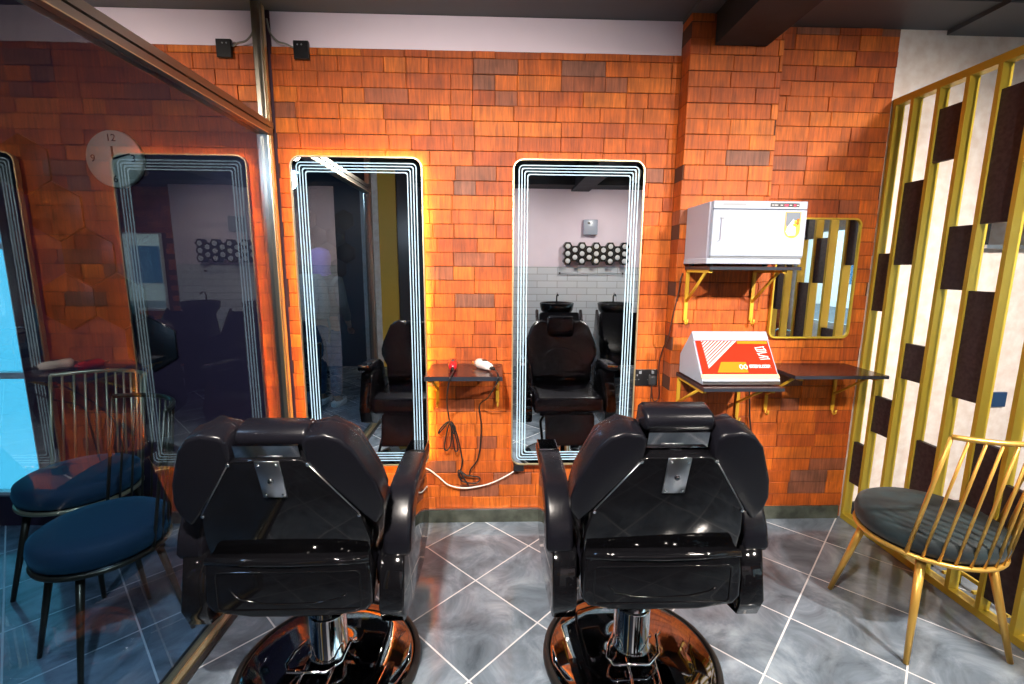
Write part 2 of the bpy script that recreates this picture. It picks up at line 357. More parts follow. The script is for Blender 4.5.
# soffit strips along the back wall and the beam that runs into the column
struct(MB().box(GX, 0.952, 2.30, DW+0.10, 2.752, ZC, SOFFIT).box(0.952, 1.074, 2.30, DW+0.1, 2.737, ZC, SOFFIT), 'trim_1')
struct(MB().box(1.34, 2.35, 2.30, DW+0.10, 2.735, ZC, SOFFIT).box(1.34, 2.35, 2.18, 2.30, 2.775, ZC, SOFFIT).box(2.35, 4.58, 2.26, DW+0.10, 2.712, ZC, SOFFIT).box(2.35, 4.58, 2.12, 2.26, 2.76, ZC, SOFFIT), 'trim_2')
struct(MB().box(1.075, 1.335, -1.90, DW-0.11, 2.588, ZC, CEIL), 'trim_3')
struct(MB().box(-1.16, 1.07, -1.90, -1.55, 2.62, ZC, CEIL).box(1.34, 4.5, -1.90, -1.55, 2.62, ZC, CEIL), 'trim_4')
# room behind the camera, as the mirrors show it: white brick-bond tiles under pink plaster
WT = mat('white_wall_tile', (0.75, 0.78, 0.82), 0.2); t, ns, L, b = nt(WT)
_tc = N(ns, 'ShaderNodeTexCoord'); _mp = N(ns, 'ShaderNodeMapping'); _mp.inputs['Rotation'].default_value = (pi/2, 0, 0); L.new(_tc.outputs['Object'], _mp.inputs[0])
_bt = N(ns, 'ShaderNodeTexBrick', Scale=1.0); _bt.inputs['Brick Width'].default_value = 0.30; _bt.inputs['Row Height'].default_value = 0.10; _bt.inputs['Mortar Size'].default_value = 0.004
_bt.inputs['Color1'].default_value = (0.66, 0.70, 0.76, 1); _bt.inputs['Color2'].default_value = (0.72, 0.76, 0.82, 1); _bt.inputs['Mortar'].default_value = (0.35, 0.38, 0.42, 1)
L.new(_mp.outputs[0], _bt.inputs['Vector']); L.new(_bt.outputs[0], b.inputs['Base Color'])
YF = -1.90
struct(MB().box(0.0, 2.30, YF-0.08, YF, 0, 1.51, WT).box(0.0, 2.30, YF-0.08, YF, 1.51, ZC, PINK), 'wall_front')
struct(MB().box(-1.22, 0.0, YF-0.08, YF, 0, ZC, NAVYW), 'wall_front')
struct(MB().box(-1.95, -1.70, YF-0.08, YF+0.05, 0, ZC, CREAM), 'wall_front')
struct(MB().box(-1.70, -1.45, YF-0.08, YF+0.03, 0, ZC, mat('ochre_plaster', (0.72, 0.42, 0.04), 0.5)), 'wall_front')
struct(MB().box(-3.78, -1.95, YF-0.08, YF, 0, ZC, NAVYW), 'wall_front')
d = MB().box(-1.45, -1.22, YF-0.06, YF-0.01, 0, ZC, BROWN).build('door_1'); d['kind'] = 'structure'
# right part of the front: brick with a shop window
brick_object('wall_front', [(a, c, YF-0.03, YF, z0, z1, tn) for (a, c, y0, y1, z0, z1, tn) in brick_run(None, 2.30, 4.50, 2.585, 0, 0, seed=21) if not (c > 2.5 and a < 4.3 and z1 > 0.85 and z0 < 1.95)],
             [(2.30, 4.50, YF-0.06, YF-0.028, 0, 0.85), (2.30, 4.50, YF-0.06, YF-0.028, 1.95, ZC), (2.30, 2.5, YF-0.06, YF-0.028, 0.85, 1.95), (4.3, 4.5, YF-0.06, YF-0.028, 0.85, 1.95)])
def window(name, x0, x1, z0, z1, y, glassm, framem, nx, nz, th=0.05):
    f = MB()
    for i in range(nx+1):
        x = x0+(x1-x0)*i/nx; f.box(x-0.02, x+0.02, y, y+th, z0, z1, framem)
    for i in range(nz+1):
        z = z0+(z1-z0)*i/nz; f.box(x0+0.02, x1-0.02, y+0.002, y+th-0.002, z-0.018, z+0.018, framem)
    o = f.build(name); o['kind'] = 'structure'
    g = MB().box(x0, x1, y+th/2-0.002, y+th/2+0.002, z0, z1, glassm).build('pane', o); return o
WFR = mat('white_window_frame', (0.8, 0.8, 0.78), 0.3)
window('window_1', 2.5, 4.3, 0.85, 1.95, YF-0.07, CLEAR, WFR, 3, 1)
struct(MB().box(4.50, 4.58, YF-0.08, DW, 0, 0.75, CREAM).box(4.50, 4.58, YF-0.08, DW, 2.05, ZC, CREAM).box(4.50, 4.58, YF-0.08, -1.65, 0.75, 2.05, CREAM).box(4.50, 4.58, 0.75, DW, 0.75, 2.05, CREAM), 'wall_right')
wf = MB()
for y in (-1.65, -0.85, -0.05, 0.75): wf.box(4.51, 4.57, y-0.022, y+0.022, 0.75, 2.05, mat('white_window_frame', (0.8, 0.8, 0.78), 0.3))
for z in (0.77, 2.03): wf.box(4.512, 4.568, -1.63, 0.73, z-0.02, z+0.02, MATS['white_window_frame'])
wo = wf.build('window_5'); wo['kind'] = 'structure'; MB().box(4.538, 4.542, -1.65, 0.75, 0.77, 2.03, CLEAR).build('pane', wo)
struct(MB().box(-3.86, -3.78, YF-0.08, DW+0.1, 0, ZC, NAVYW), 'wall_left')
# room beyond the smoked glass
struct(MB().box(-2.60, -1.135, DW+0.005, DW+0.10, 0, ZC, PURPW), 'wall_back')
struct(MB().box(-3.78, -2.60, DW+0.005, DW+0.10, 2.3, ZC, PURPW).box(-3.78, -2.60, DW+0.005, DW+0.10, 0, 0.18, PURPW), 'wall_back')
window('window_2', -3.78, -2.60, 0.18, 2.3, DW+0.02, TEALG, WFR, 2, 3)

# ------------------------------------------------------------------ glass partition on the left
struct(MB().box(-1.205, -1.145, 2.485, 2.545, 0, 2.752, ALU, 0.004, 2).box(-1.1445, -1.1415, 2.505, 2.527, 0, 2.75, BRASS), 'trim_5')
struct(MB().box(-1.205, -1.145, 0.60, 0.66, 0, 2.752, ALU, 0.004, 2), 'trim_6')
struct(MB().box(-1.205, -1.140, 0.66, 2.53, 2.150, 2.180, ALU).box(-1.20, -1.136, 0.66, 2.53, 2.186, 2.215, ALU).box(-1.19, -1.15, 0.66, 2.48, 2.178, 2.188, ALUD).box(-1.1399, -1.137, 0.66, 2.48, 2.150, 2.154, BRASS), 'trim_7')
struct(MB().box(-1.215, -1.195, 0.66, 2.48, 0, 0.012, ALUD).box(-1.195, -1.165, 0.66, 2.48, 0, 0.020, BRASS).box(-1.163, -1.145, 0.66, 2.48, 0, 0.016, BRASS).box(-1.143, -1.120, 0.66, 2.48, 0, 0.007, ALUD), 'trim_8')
o = MB().box(-1.172, -1.167, 0.66, 2.485, 0.02, 2.15, GLASS).build('window_3'); o['kind'] = 'structure'
o = MB().box(-1.172, -1.167, 0.66, 2.485, 2.215, 2.752, GLASST).build('window_4'); o['kind'] = 'structure'

# ------------------------------------------------------------------ lit mirrors
def lit_mirror(x0, x1, halo, label, strength_name):
    z0, z1 = 0.375, 2.055; r = 0.055
    root = empty('wall_mirror', ((x0+x1)/2, DW, z0), label, 'mirror', 'tall lit mirrors on the brick wall')
    cx = (x0+x1)/2
    def R(ins): return [(px-cx, pz-z0) for px, pz in rrect(x0+ins, x1-ins, z0+ins, z1-ins, max(r-ins, 0.012))]
    yb, yf = -0.030, -0.052
    mb = MB(); ring_band(mb, R(0), R(0.007), yf-0.003, yb, BRASS); mb.build('frame', root)
    poly = R(0.0075); mb = MB(); mb.prism(poly, 0.031, 0.050, (0, 0, 0), (1, 0, 0), (0, 0, 1), MIRROR); mb.build('glass', root)
    mb = MB()
    for k in range(4):
        a = 0.030+k*0.0150; ring_band(mb, R(a), R(a+0.0054), -0.0508, -0.0500, LINE)
    mb.build('light_lines', root)
    mb = MB(); ring_band(mb, R(0.010), R(0.020), -0.029, -0.020, halo); mb.build('led_strip', root)
    MB().box(-0.15, 0.15, -0.0295, -0.006, 0.9, 0.95, STEEL).build('hanger', root)
    return root
lit_mirror(-1.060, -0.385, HALO, 'tall mirror with glowing blue-white line border and strong orange glow, left of the small shelf', 'a')
lit_mirror(0.083, 0.778, HALO2, 'tall mirror with white line border, between the small shelf and the double socket', 'b')
# gold framed mirror on the right
x0, x1, z0, z1 = 1.535, 2.000, 1.112, 1.777
root = empty('wall_mirror', (x0, DW, z0), 'small gold-framed mirror with rounded corners above the empty brown shelf', 'mirror')
def R2(ins): return [(px-x0, pz-z0) for px, pz in rrect(x0+ins, x1-ins, z0+ins, z1-ins, max(0.04-ins, 0.012))]
mb = MB(); ring_band(mb, R2(0), R2(0.009), -0.028, -0.006, GOLD); mb.build('frame', root)
MB().prism(R2(0.0095), 0.008, 0.020, (0, 0, 0), (1, 0, 0), (0, 0, 1), MIRROR).build('glass', root)

# ------------------------------------------------------------------ shelves and brackets
def bracket(parent, x, y, z, depth, drop, m=BRKT, hook=True):
    mb = MB(); w = 0.009
    mb.box(x-w, x+w, y-0.004-0.008, y-0.004, z-drop, z, m)
    mb.box(x-w, x+w, y-depth, y-0.004, z-0.014, z, m)
    a = Vector((x, y-0.012, z-drop*0.62)); c = Vector((x, y-depth*0.82, z-0.010))
    mb.tube([a, c], 0.0075, m, 8)
    if hook:
        mb.tube([(x, y-0.012, z-drop+0.01), (x, y-0.014, z-drop-0.012), (x, y-0.026, z-drop-0.022), (x, y-0.040, z-drop-0.012), (x, y-0.042, z-drop+0.008)], 0.005, m, 8)
    return mb.build('bracket', parent)
def shelf(x0, x1, y0, y1, z, th, bx, drop, label, top=SHELFM, edge=SHELFE, group='wall shelves on folding brackets', bm_=BRKT):
    root = empty('wall_shelf', (0, 0, 0), label, 'shelf', group)
    MB().box(x0, x1, y0, y1, z-th, z-0.002, edge).box(x0+0.001, x1-0.001, y0+0.001, y1-0.001, z-0.002, z, top).build('board', root)
    for x in bx: bracket(root, x, y1+0.001, z-th-0.0005, (y1-y0)*0.93, drop, bm_)
    return root
shelf(1.000, 1.440, 2.165, 2.455, 1.510, 0.016, (1.015, 1.375), 0.27, 'upper shelf on yellow brackets, holding the white towel warmer')
shelf(0.990, 1.385, 2.110, 2.455, 0.935, 0.018, (1.005, 1.345), 0.24, 'black shelf on yellow brackets, holding the red sterilizer')
shelf(1.515, 2.005, 2.235, 2.553, 0.965, 0.018, (1.565, 1.965), 0.26, 'empty dark brown shelf under the gold-framed mirror')
shelf(-0.360, 0.030, 2.235, 2.553, 0.962, 0.022, (-0.335, 0.005), 0.20, 'small dark brown shelf between the two lit mirrors, holding two clippers')

# ------------------------------------------------------------------ towel warmer
root = empty('towel_warmer', (0.99, 2.18, 1.512), 'white towel warmer cabinet with an orange sticker, on the upper shelf', 'towel warmer')
MB().box(0, 0.455, 0.012, 0.27, 0.014, 0.296, WHITEG, 0.004, 2).build('body', root)
MB().box(0.012, 0.455, -0.006, 0.012, 0.262, 0.298, WHITE, 0.003, 2).build('control_panel', root)
dr = MB().box(0.010, 0.452, -0.012, 0.010, 0.046, 0.258, WHITE, 0.003, 2).box(0.012, 0.452, -0.006, 0.011, 0.038, 0.046, GREY).build('door', root)
MB().prism([(0.0, 0), (0.014, 0.012), (0.014, 0.085), (0.0, 0.098)], 0.0, 0.006, (0.048, -0.012, 0.118), (1, 0, 0), (0, 0, 1), WHITEG).prism([(0, 0), (0.016, 0), (0.016, 0.005)], 0, 0.004, (0.030, -0.012, 0.113), (1, 0, 0), (0, 0, 1), GREY).box(0.044, 0.062, -0.0165, -0.012, 0.216, 0.222, GREY).build('handle', dr)
st = MB(); zt = 0.250; zb = 0.130; xa, xb = 0.350, 0.424; cxs = (xa+xb)/2
st.prism([(xa, zb+0.037), ]+[p for p in arc(cxs, zb+0.037, (xb-xa)/2, 180, 360, 14)][1:-1]+[(xb, zb+0.037), (xb, zt), (xa, zt)], 0.0122, 0.0130, (0, 0, 0), (1, 0, 0), (0, 0, 1), mat('sticker_orange', (0.85, 0.38, 0.05), 0.4))
st.prism([(xa+0.004, zt-0.055), (xa+0.010, zb+0.05), (xb-0.03, zb+0.05), (xb-0.004, zt-0.03), (xb-0.004, zt-0.003), (xa+0.004, zt-0.003)], 0.0130, 0.0134, (0, 0, 0), (1, 0, 0), (0, 0, 1), mat('sticker_grey', (0.12, 0.15, 0.20), 0.4))
st.prism([(xa+0.006, zb+0.03), (xa+0.02, zb+0.012), (xb-0.02, zb+0.014), (xb-0.022, zb+0.06), (xb-0.035, zb+0.088), (xa+0.012, zb+0.05)], 0.0134, 0.0138, (0, 0, 0), (1, 0, 0), (0, 0, 1), mat('sticker_white', (0.9, 0.86, 0.8), 0.4))
for k, (fx, fz) in enumerate([(0.400, 0.205), (0.410, 0.198), (0.395, 0.192), (0.412, 0.212), (0.404, 0.188)]):
    st.lathe([(0.007, 0), (0.007, 0.0004)], (fx, -0.0143, fz), mat('flower_orange' if k % 2 else 'flower_yellow', (0.85, 0.2, 0.02) if k % 2 else (0.95, 0.6, 0.05), 0.4), 10, 'Y')
st.build('sticker', dr)
q = MB().box(0.055, 0.165, -0.0068, -0.006, 0.276, 0.287, GREY); q.build('nameplate', root)
q = MB().box(0.278, 0.415, -0.0068, -0.006, 0.272, 0.289, BLACKP)
q.box(0.345, 0.362, -0.0074, -0.0068, 0.276, 0.284, mat('red_light', (0.6, 0.01, 0.05), 0.3, emit=(1, 0.02, 0.1), es=0.8)).box(0.388, 0.398, -0.0074, -0.0068, 0.276, 0.284, MATS['red_light']); q.build('display', root)
for k, (xx, ww) in enumerate([(0.285, 0.010), (0.298, 0.016), (0.325, 0.012), (0.368, 0.012), (0.403, 0.008)]):
    MB().box(xx, xx+ww, -0.0073, -0.0068, 0.279, 0.2815, PRINT).build('print_mark', root)
MB().box(-0.004, 0.450, -0.004, 0.265, 0.010, 0.036, WHITE, 0.003, 2).build('base', root)
for x, y in ((0.03, 0.03), (0.42, 0.03), (0.03, 0.24), (0.42, 0.24)): MB().lathe([(0.012, -0.002), (0.014, 0.011)], (x, y, 0), RUBBER, 12).build('foot', root)

# ------------------------------------------------------------------ sterilizer
root = empty('sterilizer', (1.0, 2.155, 0.936), 'red-fronted white sterilizer box with a sloping striped door, on the lower shelf', 'sterilizer')
prof = [(0.0, 0.006), (0.285, 0.006), (0.288, 0.104), (0.162, 0.240), (0.0, 0.022)]
MB().prism([(y, z) for y, z in prof], 0.0, 0.387, (0, 0, 0), (0, 1, 0), (0, 0, 1), WHITE).build('body', root)
FO = Vector((0, 0, 0.022)); FUY = Vector((0, 0.162, 0.218)); FL = FUY.length
def fp(poly, w0, w1, m, name, par=root): return MB().prism(poly, w0, w1, FO, (1, 0, 0), FUY, m).build(name, par)
fp([(0.0, FL-0.050), (0.387, FL-0.050), (0.387, FL+0.002), (0.0, FL+0.002)], -0.001, 0.006, WHITE, 'top_strip')
door = fp([(0.008, 0.036), (0.379, 0.036), (0.379, FL-0.052), (0.008, FL-0.052)], 0.0, 0.006, RED, 'door')
V0, V1 = FL-0.054, 0.040; H = V0-V1; U0, UW = 0.010, 0.367
def duv(a, b_): return (U0+a*UW, V0-b_*H)
mb = MB()
mb.prism([duv(0.57, 0.09), duv(0.99, 0.09), duv(0.99, 0.0), duv(0.57, 0.0)], 0.0061, 0.0066, FO, (1, 0, 0), FUY, ORANGE); mb.build('orange_print_and_reflection', door); mb = MB()
mb.prism([duv(0.20, 0.98), duv(0.62, 0.98), duv(0.62, 0.66), duv(0.28, 0.66)], 0.0061, 0.0066, FO, (1, 0, 0), FUY, ORANGE); mb.build('orange_print_and_reflection', door)  # orange block: a reflection on the door, painted as colour
mb = MB(); A, B_, C_ = (0.07, 0.0), (0.56, 0.0), (0.09, 0.86); n = 10
for k in range(n):
    t0 = (k+0.0)/n; t1 = (k+0.42)/n
    p = lambda a, b2, tt: (a[0]+(b2[0]-a[0])*tt, a[1]+(b2[1]-a[1])*tt)
    q = [p(A, C_, t0), p(A, C_, t1), p(A, B_, t1), p(A, B_, t0)]
    if k == 0: q = q[1:]; q = [A, q[0], q[1]]
    mb.prism([duv(*z) for z in q], 0.0061, 0.0068, FO, (1, 0, 0), FUY, PRINT)
mb.prism([duv(*z) for z in (p(A, C_, 0.975), C_, B_, p(A, B_, 0.975))], 0.0061, 0.0068, FO, (1, 0, 0), FUY, PRINT); mb.build('striped_triangle', door)
def fm(a, b_): 
    u, v = duv(a, b_); un = Vector((1, 0, 0)).cross(FUY.normalized()); return frame_mtx(FO+Vector((u, 0, 0))+FUY.normalized()*v+un*0.0066, (1, 0, 0), FUY)
text_mesh('lettering', 'STERILIZER', 0.022, fm(0.80, 0.80), PRINT, door, bold=0.0008)
mb = MB()
for cx in (0.54, 0.60):
    u, v = duv(cx, 0.81); un = Vector((1, 0, 0)).cross(FUY.normalized())
    pts = [FO+Vector((u+0.008*cos(2*pi*j/14), 0, 0))+FUY.normalized()*(v+0.011*sin(2*pi*j/14))+un*0.0066 for j in range(14)]
    mb.tube(pts, 0.0022, PRINT, 6, True)
mb.build('emblem', door)
mb = MB()                                   # the sideways white characters, as strokes
for (a0, b0, a1, b1) in [(0.84, 0.22, 0.97, 0.18), (0.84, 0.27, 0.98, 0.27), (0.85, 0.33, 0.98, 0.32), (0.84, 0.20, 0.86, 0.34), (0.95, 0.18, 0.985, 0.32), (0.85, 0.40, 0.99, 0.36), (0.86, 0.45, 0.99, 0.49), (0.86, 0.53, 0.99, 0.49), (0.87, 0.58, 1.0, 0.56), (0.86, 0.40, 0.88, 0.46), (0.97, 0.50, 1.0, 0.58)]:
    un = Vector((1, 0, 0)).cross(FUY.normalized())
    P3 = [FO+Vector((duv(a-0.04, c)[0], 0, 0))+FUY.normalized()*duv(a, c)[1]+un*0.0066 for a, c in ((a0, b0), (a1, b1))]
    mb.tube(P3, 0.0024, PRINT, 6)
mb.build('lettering', door)
fp([(0.0, 0.014), (0.387, 0.014), (0.387, 0.034), (0.0, 0.034)], 0.0, 0.005, PEACH, 'bottom_strip')
MB().box(0.002, 0.385, -0.004, 0.0, 0.006, 0.022, STEEL).build('front_lip', root)
for x, y in ((0.03, 0.03), (0.35, 0.03), (0.03, 0.25), (0.35, 0.25)): MB().lathe([(0.012, -0.001), (0.013, 0.007)], (x, y, 0), RUBBER, 12).build('foot', root)

# ------------------------------------------------------------------ clippers, cords, sockets
def wire(pts, r, m, name, label, cat='cord', n=6, group=None):
    out = []; P = [Vector(p) for p in pts]
    for i in range(len(P)-1):
        a, b_, c, d_ = P[max(i-1, 0)], P[i], P[i+1], P[min(i+2, len(P)-1)]
        for k in range(6):
            t_ = k/6; out.append(0.5*((2*b_)+(-a+c)*t_+(2*a-5*b_+4*c-d_)*t_*t_+(-a+3*b_-3*c+d_)*t_**3))
    out.append(P[-1]); o = MB().tube(out, r, m, n).build(name)
    return tag(o, label, cat, group)
def clipper(x, y, rz, m, label):
    root = empty('hair_clipper', (x, y, 0.963), label, 'hair clipper', 'hair clippers on the small shelf', rz); root.scale = (1.3, 1.15, 1.3)
    b2 = MB(); b2.lathe([(0.004, -0.060), (0.013, -0.055), (0.018, -0.030), (0.019, 0.005), (0.021, 0.035), (0.019, 0.055), (0.012, 0.062)], (0, 0, 0.0185), m, 20, 'Y').build('body', root)
    MB().box(-0.019, 0.019, 0.055, 0.080, 0.010, 0.024, STEEL, 0.002, 2).build('blade', root)
    MB().box(-0.006, 0.006, -0.015, 0.010, 0.036, 0.040, BLACKP, 0.001, 2).build('switch', root)
    MB().lathe([(0.006, -0.085), (0.007, -0.058)], (0, 0, 0.016), BLACKP, 12, 'Y').build('cord_relief', root)
clipper(-0.232, 2.40, radians(4), mat('red_clipper_shell', (0.62, 0.012, 0.02), 0.15, coat=0.5), 'red hair clipper on the left of the small shelf')
clipper(-0.066, 2.40, radians(32), mat('white_clipper_shell', (0.82, 0.78, 0.74), 0.2), 'white hair clipper on the right of the small shelf')
wire([(-0.218, 2.312, 0.978), (-0.222, 2.245, 0.972), (-0.235, 2.222, 0.94), (-0.262, 2.36, 0.80), (-0.262, 2.47, 0.66), (-0.245, 2.50, 0.57), (-0.235, 2.51, 0.60), (-0.262, 2.50, 0.64), (-0.300, 2.50, 0.60), (-0.328, 2.50, 0.57), (-0.315, 2.50, 0.60), (-0.270, 2.51, 0.635), (-0.255, 2.50, 0.58), (-0.262, 2.50, 0.50), (-0.285, 2.50, 0.47), (-0.296, 2.50, 0.50), (-0.262, 2.51, 0.63), (-0.225, 2.50, 0.52), (-0.222, 2.50, 0.47), (-0.240, 2.50, 0.48), (-0.255, 2.505, 0.62), (-0.225, 2.51, 0.56), (-0.205, 2.52, 0.45), (-0.198, 2.53, 0.38), (-0.215, 2.53, 0.31), (-0.20, 2.53, 0.28)], 0.0044, CORD, 'cord', 'black looped cord hanging from the red clipper')
wire([(-0.012, 2.333, 0.979), (0.005, 2.245, 0.975), (0.002, 2.222, 0.94), (-0.045, 2.36, 0.82), (-0.095, 2.48, 0.74), (-0.088, 2.52, 0.62), (-0.092, 2.53, 0.50), (-0.11, 2.53, 0.40), (-0.15, 2.53, 0.34), (-0.165, 2.53, 0.30), (-0.22, 2.52, 0.34), (-0.20, 2.51, 0.28), (-0.12, 2.52, 0.26), (-0.10, 2.53, 0.29), (-0.18, 2.52, 0.31), (-0.21, 2.52, 0.33), (-0.16, 2.51, 0.25)], 0.0044, CORD, 'cord', 'black cord hanging from the white clipper, bunched low on the wall')
wire([(-0.48, 2.53, 0.36), (-0.40, 2.53, 0.345), (-0.34, 2.53, 0.30), (-0.28, 2.525, 0.248), (-0.20, 2.525, 0.228), (-0.12, 2.53, 0.232), (-0.03, 2.53, 0.255), (0.06, 2.53, 0.30), (0.125, 2.53, 0.345), (0.128, 2.53, 0.362)], 0.0042, CORDW, 'cord', 'white cable sagging low across the bricks between the lit mirrors')
tag(MB().box(0.098, 0.158, 2.515, 2.552, 0.330, 0.372, BLACKP, 0.004, 2).build('cable_junction'), 'black plug block under the right lit mirror, at the end of the white cable', 'plug')
root = empty('power_socket', (0.774, DW, 0.834), 'black double wall socket right of the second lit mirror', 'socket')
MB().box(0, 0.146, -0.014, -0.004, 0, 0.095, BLACKP, 0.003, 2).build('plate', root)
for x in (0.028, 0.10):
    q = MB(); q.box(x-0.003, x+0.003, -0.0150, -0.014, 0.056, 0.066, GREY).box(x-0.013, x-0.006, -0.0150, -0.014, 0.034, 0.038, GREY).box(x+0.006, x+0.013, -0.0150, -0.014, 0.034, 0.038, GREY).box(x+0.010, x+0.024, -0.0155, -0.014, 0.070, 0.086, GREY)
    q.build('socket_holes', root)
root = empty('power_plug', (0.885, DW-0.0155, 0.872), 'black three-pin plug in the right half of the double socket', 'plug')
MB().box(-0.022, 0.022, -0.026, 0, -0.028, 0.024, mat('black_plug_body', (0.03, 0.032, 0.036), 0.35), 0.008, 4).build('body', root)
wire([(0.885, 2.53, 0.840), (0.885, 2.525, 0.78), (0.905, 2.53, 0.745), (0.93, 2.535, 0.77), (0.925, 2.54, 0.88), (0.922, 2.54, 0.97), (0.935, 2.53, 1.05), (0.940, 2.47, 1.13), (0.945, 2.44, 1.25), (0.962, 2.43, 1.36), (0.970, 2.43, 1.44), (0.985, 2.44, 1.475)], 0.0036, CORDB, 'cord', 'brown cord climbing from the double socket to the upper shelf')
wire([(0.882, 2.53, 0.838), (0.880, 2.53, 0.72), (0.882, 2.535, 0.55), (0.885, 2.535, 0.30)], 0.003, CORDB, 'cord', 'thin brown cord dropping straight down from the double socket')
wire([(1.39, 2.43, 0.915), (1.405, 2.44, 0.80), (1.42, 2.44, 0.66), (1.455, 2.46, 0.52), (1.50, 2.53, 0.40)], 0.0044, CORD, 'cord', 'black cord hanging down behind the sterilizer shelf')
root = empty('power_socket', (-1.016, DW, 2.520), 'small square black socket at the top of the brickwork beside the aluminium post', 'socket')
MB().box(0, 0.076, -0.024, -0.006, 0, 0.086, BLACKP, 0.004, 2).build('plate', root)
MB().lathe([(0.004, -0.0255), (0.004, -0.024)], (0.022, 0, 0.066), GREY, 10, 'Y').lathe([(0.004, -0.0255), (0.004, -0.024)], (0.042, 0, 0.066), GREY, 10, 'Y').build('indicator', root)
wire([(-1.018, 2.545, 2.575), (-1.05, 2.54, 2.588), (-1.09, 2.54, 2.60), (-1.125, 2.54, 2.64), (-1.135, 2.535, 2.70)], 0.0045, mat('grey_cord', (0.25, 0.24, 0.22), 0.4), 'cord', 'grey wire running from the small black socket to the aluminium post')

# ------------------------------------------------------------------ gold slatted partition
root = empty('slatted_partition', (PX, 0, 0), 'gold slatted partition with black infill panels along the right side', 'partition')
yp = [2.543, 2.437, 2.296, 2.156, 2.020, 1.880, 1.742, 1.604, 1.466, 1.328, 1.190, 1.052, 0.914]
TOPZ = 2.385
MB().box(0, 0.051, 0.90, 2.556, TOPZ-0.030, TOPZ+0.005, GOLD).build('top_rail', root)
MB().box(0, 0.051, 0.90, 2.55, 0.002, 0.036, GOLD).build('bottom_rail', root)
MB().box(0.13, 0.15, 0.90, 2.50, 0.055, 0.072, GOLD).build('rear_rail', root)
for y in yp: MB().box(0.001, 0.050, y-0.0095, y+0.0095, 0.036, TOPZ-0.030, GOLD).build('post', root)
for y in [2.36, 2.09, 1.95, 1.81, 1.67, 1.53, 1.39]:
    MB().tube([(0.14, y, 0.055), (0.14, y, 0.002)], 0.006, GOLD, 8).box(0.051, 0.132, y-0.006, y+0.006, 0.056, 0.068, GOLD).build('peg', root)
PAN = [(0, 1.273, 1.587), (0, 0.245, 0.495), (1, 1.525, 1.943), (1, 0.60, 0.805), (2, 2.012, 2.257), (2, 0.94, 1.125), (3, 1.41, 1.70), (3, 0.25, 0.655), (4, 1.70, 2.25), (4, 0.92, 1.409), (5, 0.155, 0.758), (5, 1.95, 2.2), (6, 0.10, 0.62), (6, 1.2, 1.6), (7, 0.95, 1.35), (7, 1.8, 2.2), (8, 0.2, 0.7), (8, 1.3, 1.7), (9, 0.8, 1.3), (10, 1.6, 2.1), (11, 1.0, 1.5), (11, 0.2, 0.5)]
for k, a, c in PAN: MB().box(0.012, 0.034, yp[k+1]+0.0095, yp[k]-0.0095, a, c, PANEL).build('infill_panel', root)
tag(MB().box(2.905, 3.02, DW-0.012, DW+0.004, 0.70, 0.79, mat('navy_socket', (0.02, 0.06, 0.15), 0.3), 0.003, 2).build('power_socket'), 'navy blue wall socket on the cream wall behind the partition', 'socket')
root = empty('framed_mirror', (2.70, DW, 1.62), 'black-framed mirror on the cream wall behind the partition', 'mirror')
mb = MB(); mb.box(0, 0.028, -0.03, 0.0, 0.0, 0.55, BLACKP).box(1.1, 1.128, -0.03, 0, 0, 0.55, BLACKP).box(0.028, 1.1, -0.03, 0, 0.53, 0.55, BLACKP); mb.build('frame', root)
MB().box(0.028, 1.1, -0.012, 0, 0.02, 0.53, MIRROR).build('glass', root)
MB().box(0, 1.128, -0.05, 0, 0, 0.02, STEEL).build('ledge', root)

# ------------------------------------------------------------------ gold wire chair
def wire_chair(name, loc, rz, metal, legm, cush, label, group=None, legrot=0.0):
    root = empty(name, loc, label, 'chair', group, rz)
    R = 0.236; zr = 0.415
    prof = [(0.02, 0.0), (R-0.02, 0.0), (R+0.003, 0.012), (R+0.010, 0.045), (R+0.003, 0.078), (R-0.02, 0.092), (R-0.09, 0.097), (0.02, 0.098)]
    MB().lathe(prof, (0, 0, zr+0.008), cush, 48).build('seat_cushion', root)
    MB().tube([(R*cos(2*pi*j/40), R*sin(2*pi*j/40), zr) for j in range(40)], 0.0095, metal, 8, True).lathe([(R-0.005, zr-0.003), (R-0.005, zr+0.007)], (0, 0, 0), BLACKP, 40).build('seat_ring', root)
    # local -Y is the back
    a0, a1 = radians(-90-68), radians(-90+68); b0, b1 = radians(-90-52), radians(-90+52); RB = 0.300; zb = 0.925; n = 13
    for k in range(n):
        f = k/(n-1); a = a0+(a1-a0)*f; c = b0+(b1-b0)*f
        MB().tube([(R*cos(a), R*sin(a), zr), (RB*cos(c), RB*sin(c), zb)], 0.0052 if 0 < k < n-1 else 0.0075, metal, 8).build('spindle', root)
    MB().tube([(RB*cos(b0+(b1-b0)*j/24), RB*sin(b0+(b1-b0)*j/24), zb) for j in range(25)], 0.0095, metal, 10).build('back_rail', root)
    for sx, sy in ((1, 1), (-1, 1), (1, -1), (-1, -1)):
        rl = Matrix.Rotation(legrot, 3, 'Z')
        MB().tube([rl @ Vector((sx*0.135, sy*0.135, zr-0.004)), rl @ Vector((sx*0.205, sy*0.211, 0.001))], 0.017, legm, 10, r1=0.0095).build('leg', root)
    return root
gc = wire_chair('wire_chair', (1.787, 1.715, 0), radians(11), GOLDM, GOLDM, VELVET, 'gold wire-backed chair with round dark velvet seat beside the slatted partition', None, radians(-12))
DARKM = mat('shaded_brass_metal', (0.10, 0.075, 0.05), 0.3, 0.8)  # brass with the backlit dimness put into its colour
_c = wire_chair('wire_chair', (-1.515, 1.690, 0), radians(150), DARKM, DARKM, VELVETB, 'navy velvet round chair behind the smoked glass, the nearer of the two', 'navy chairs behind the smoked glass')
_c.scale = (0.87, 0.87, 1.03)
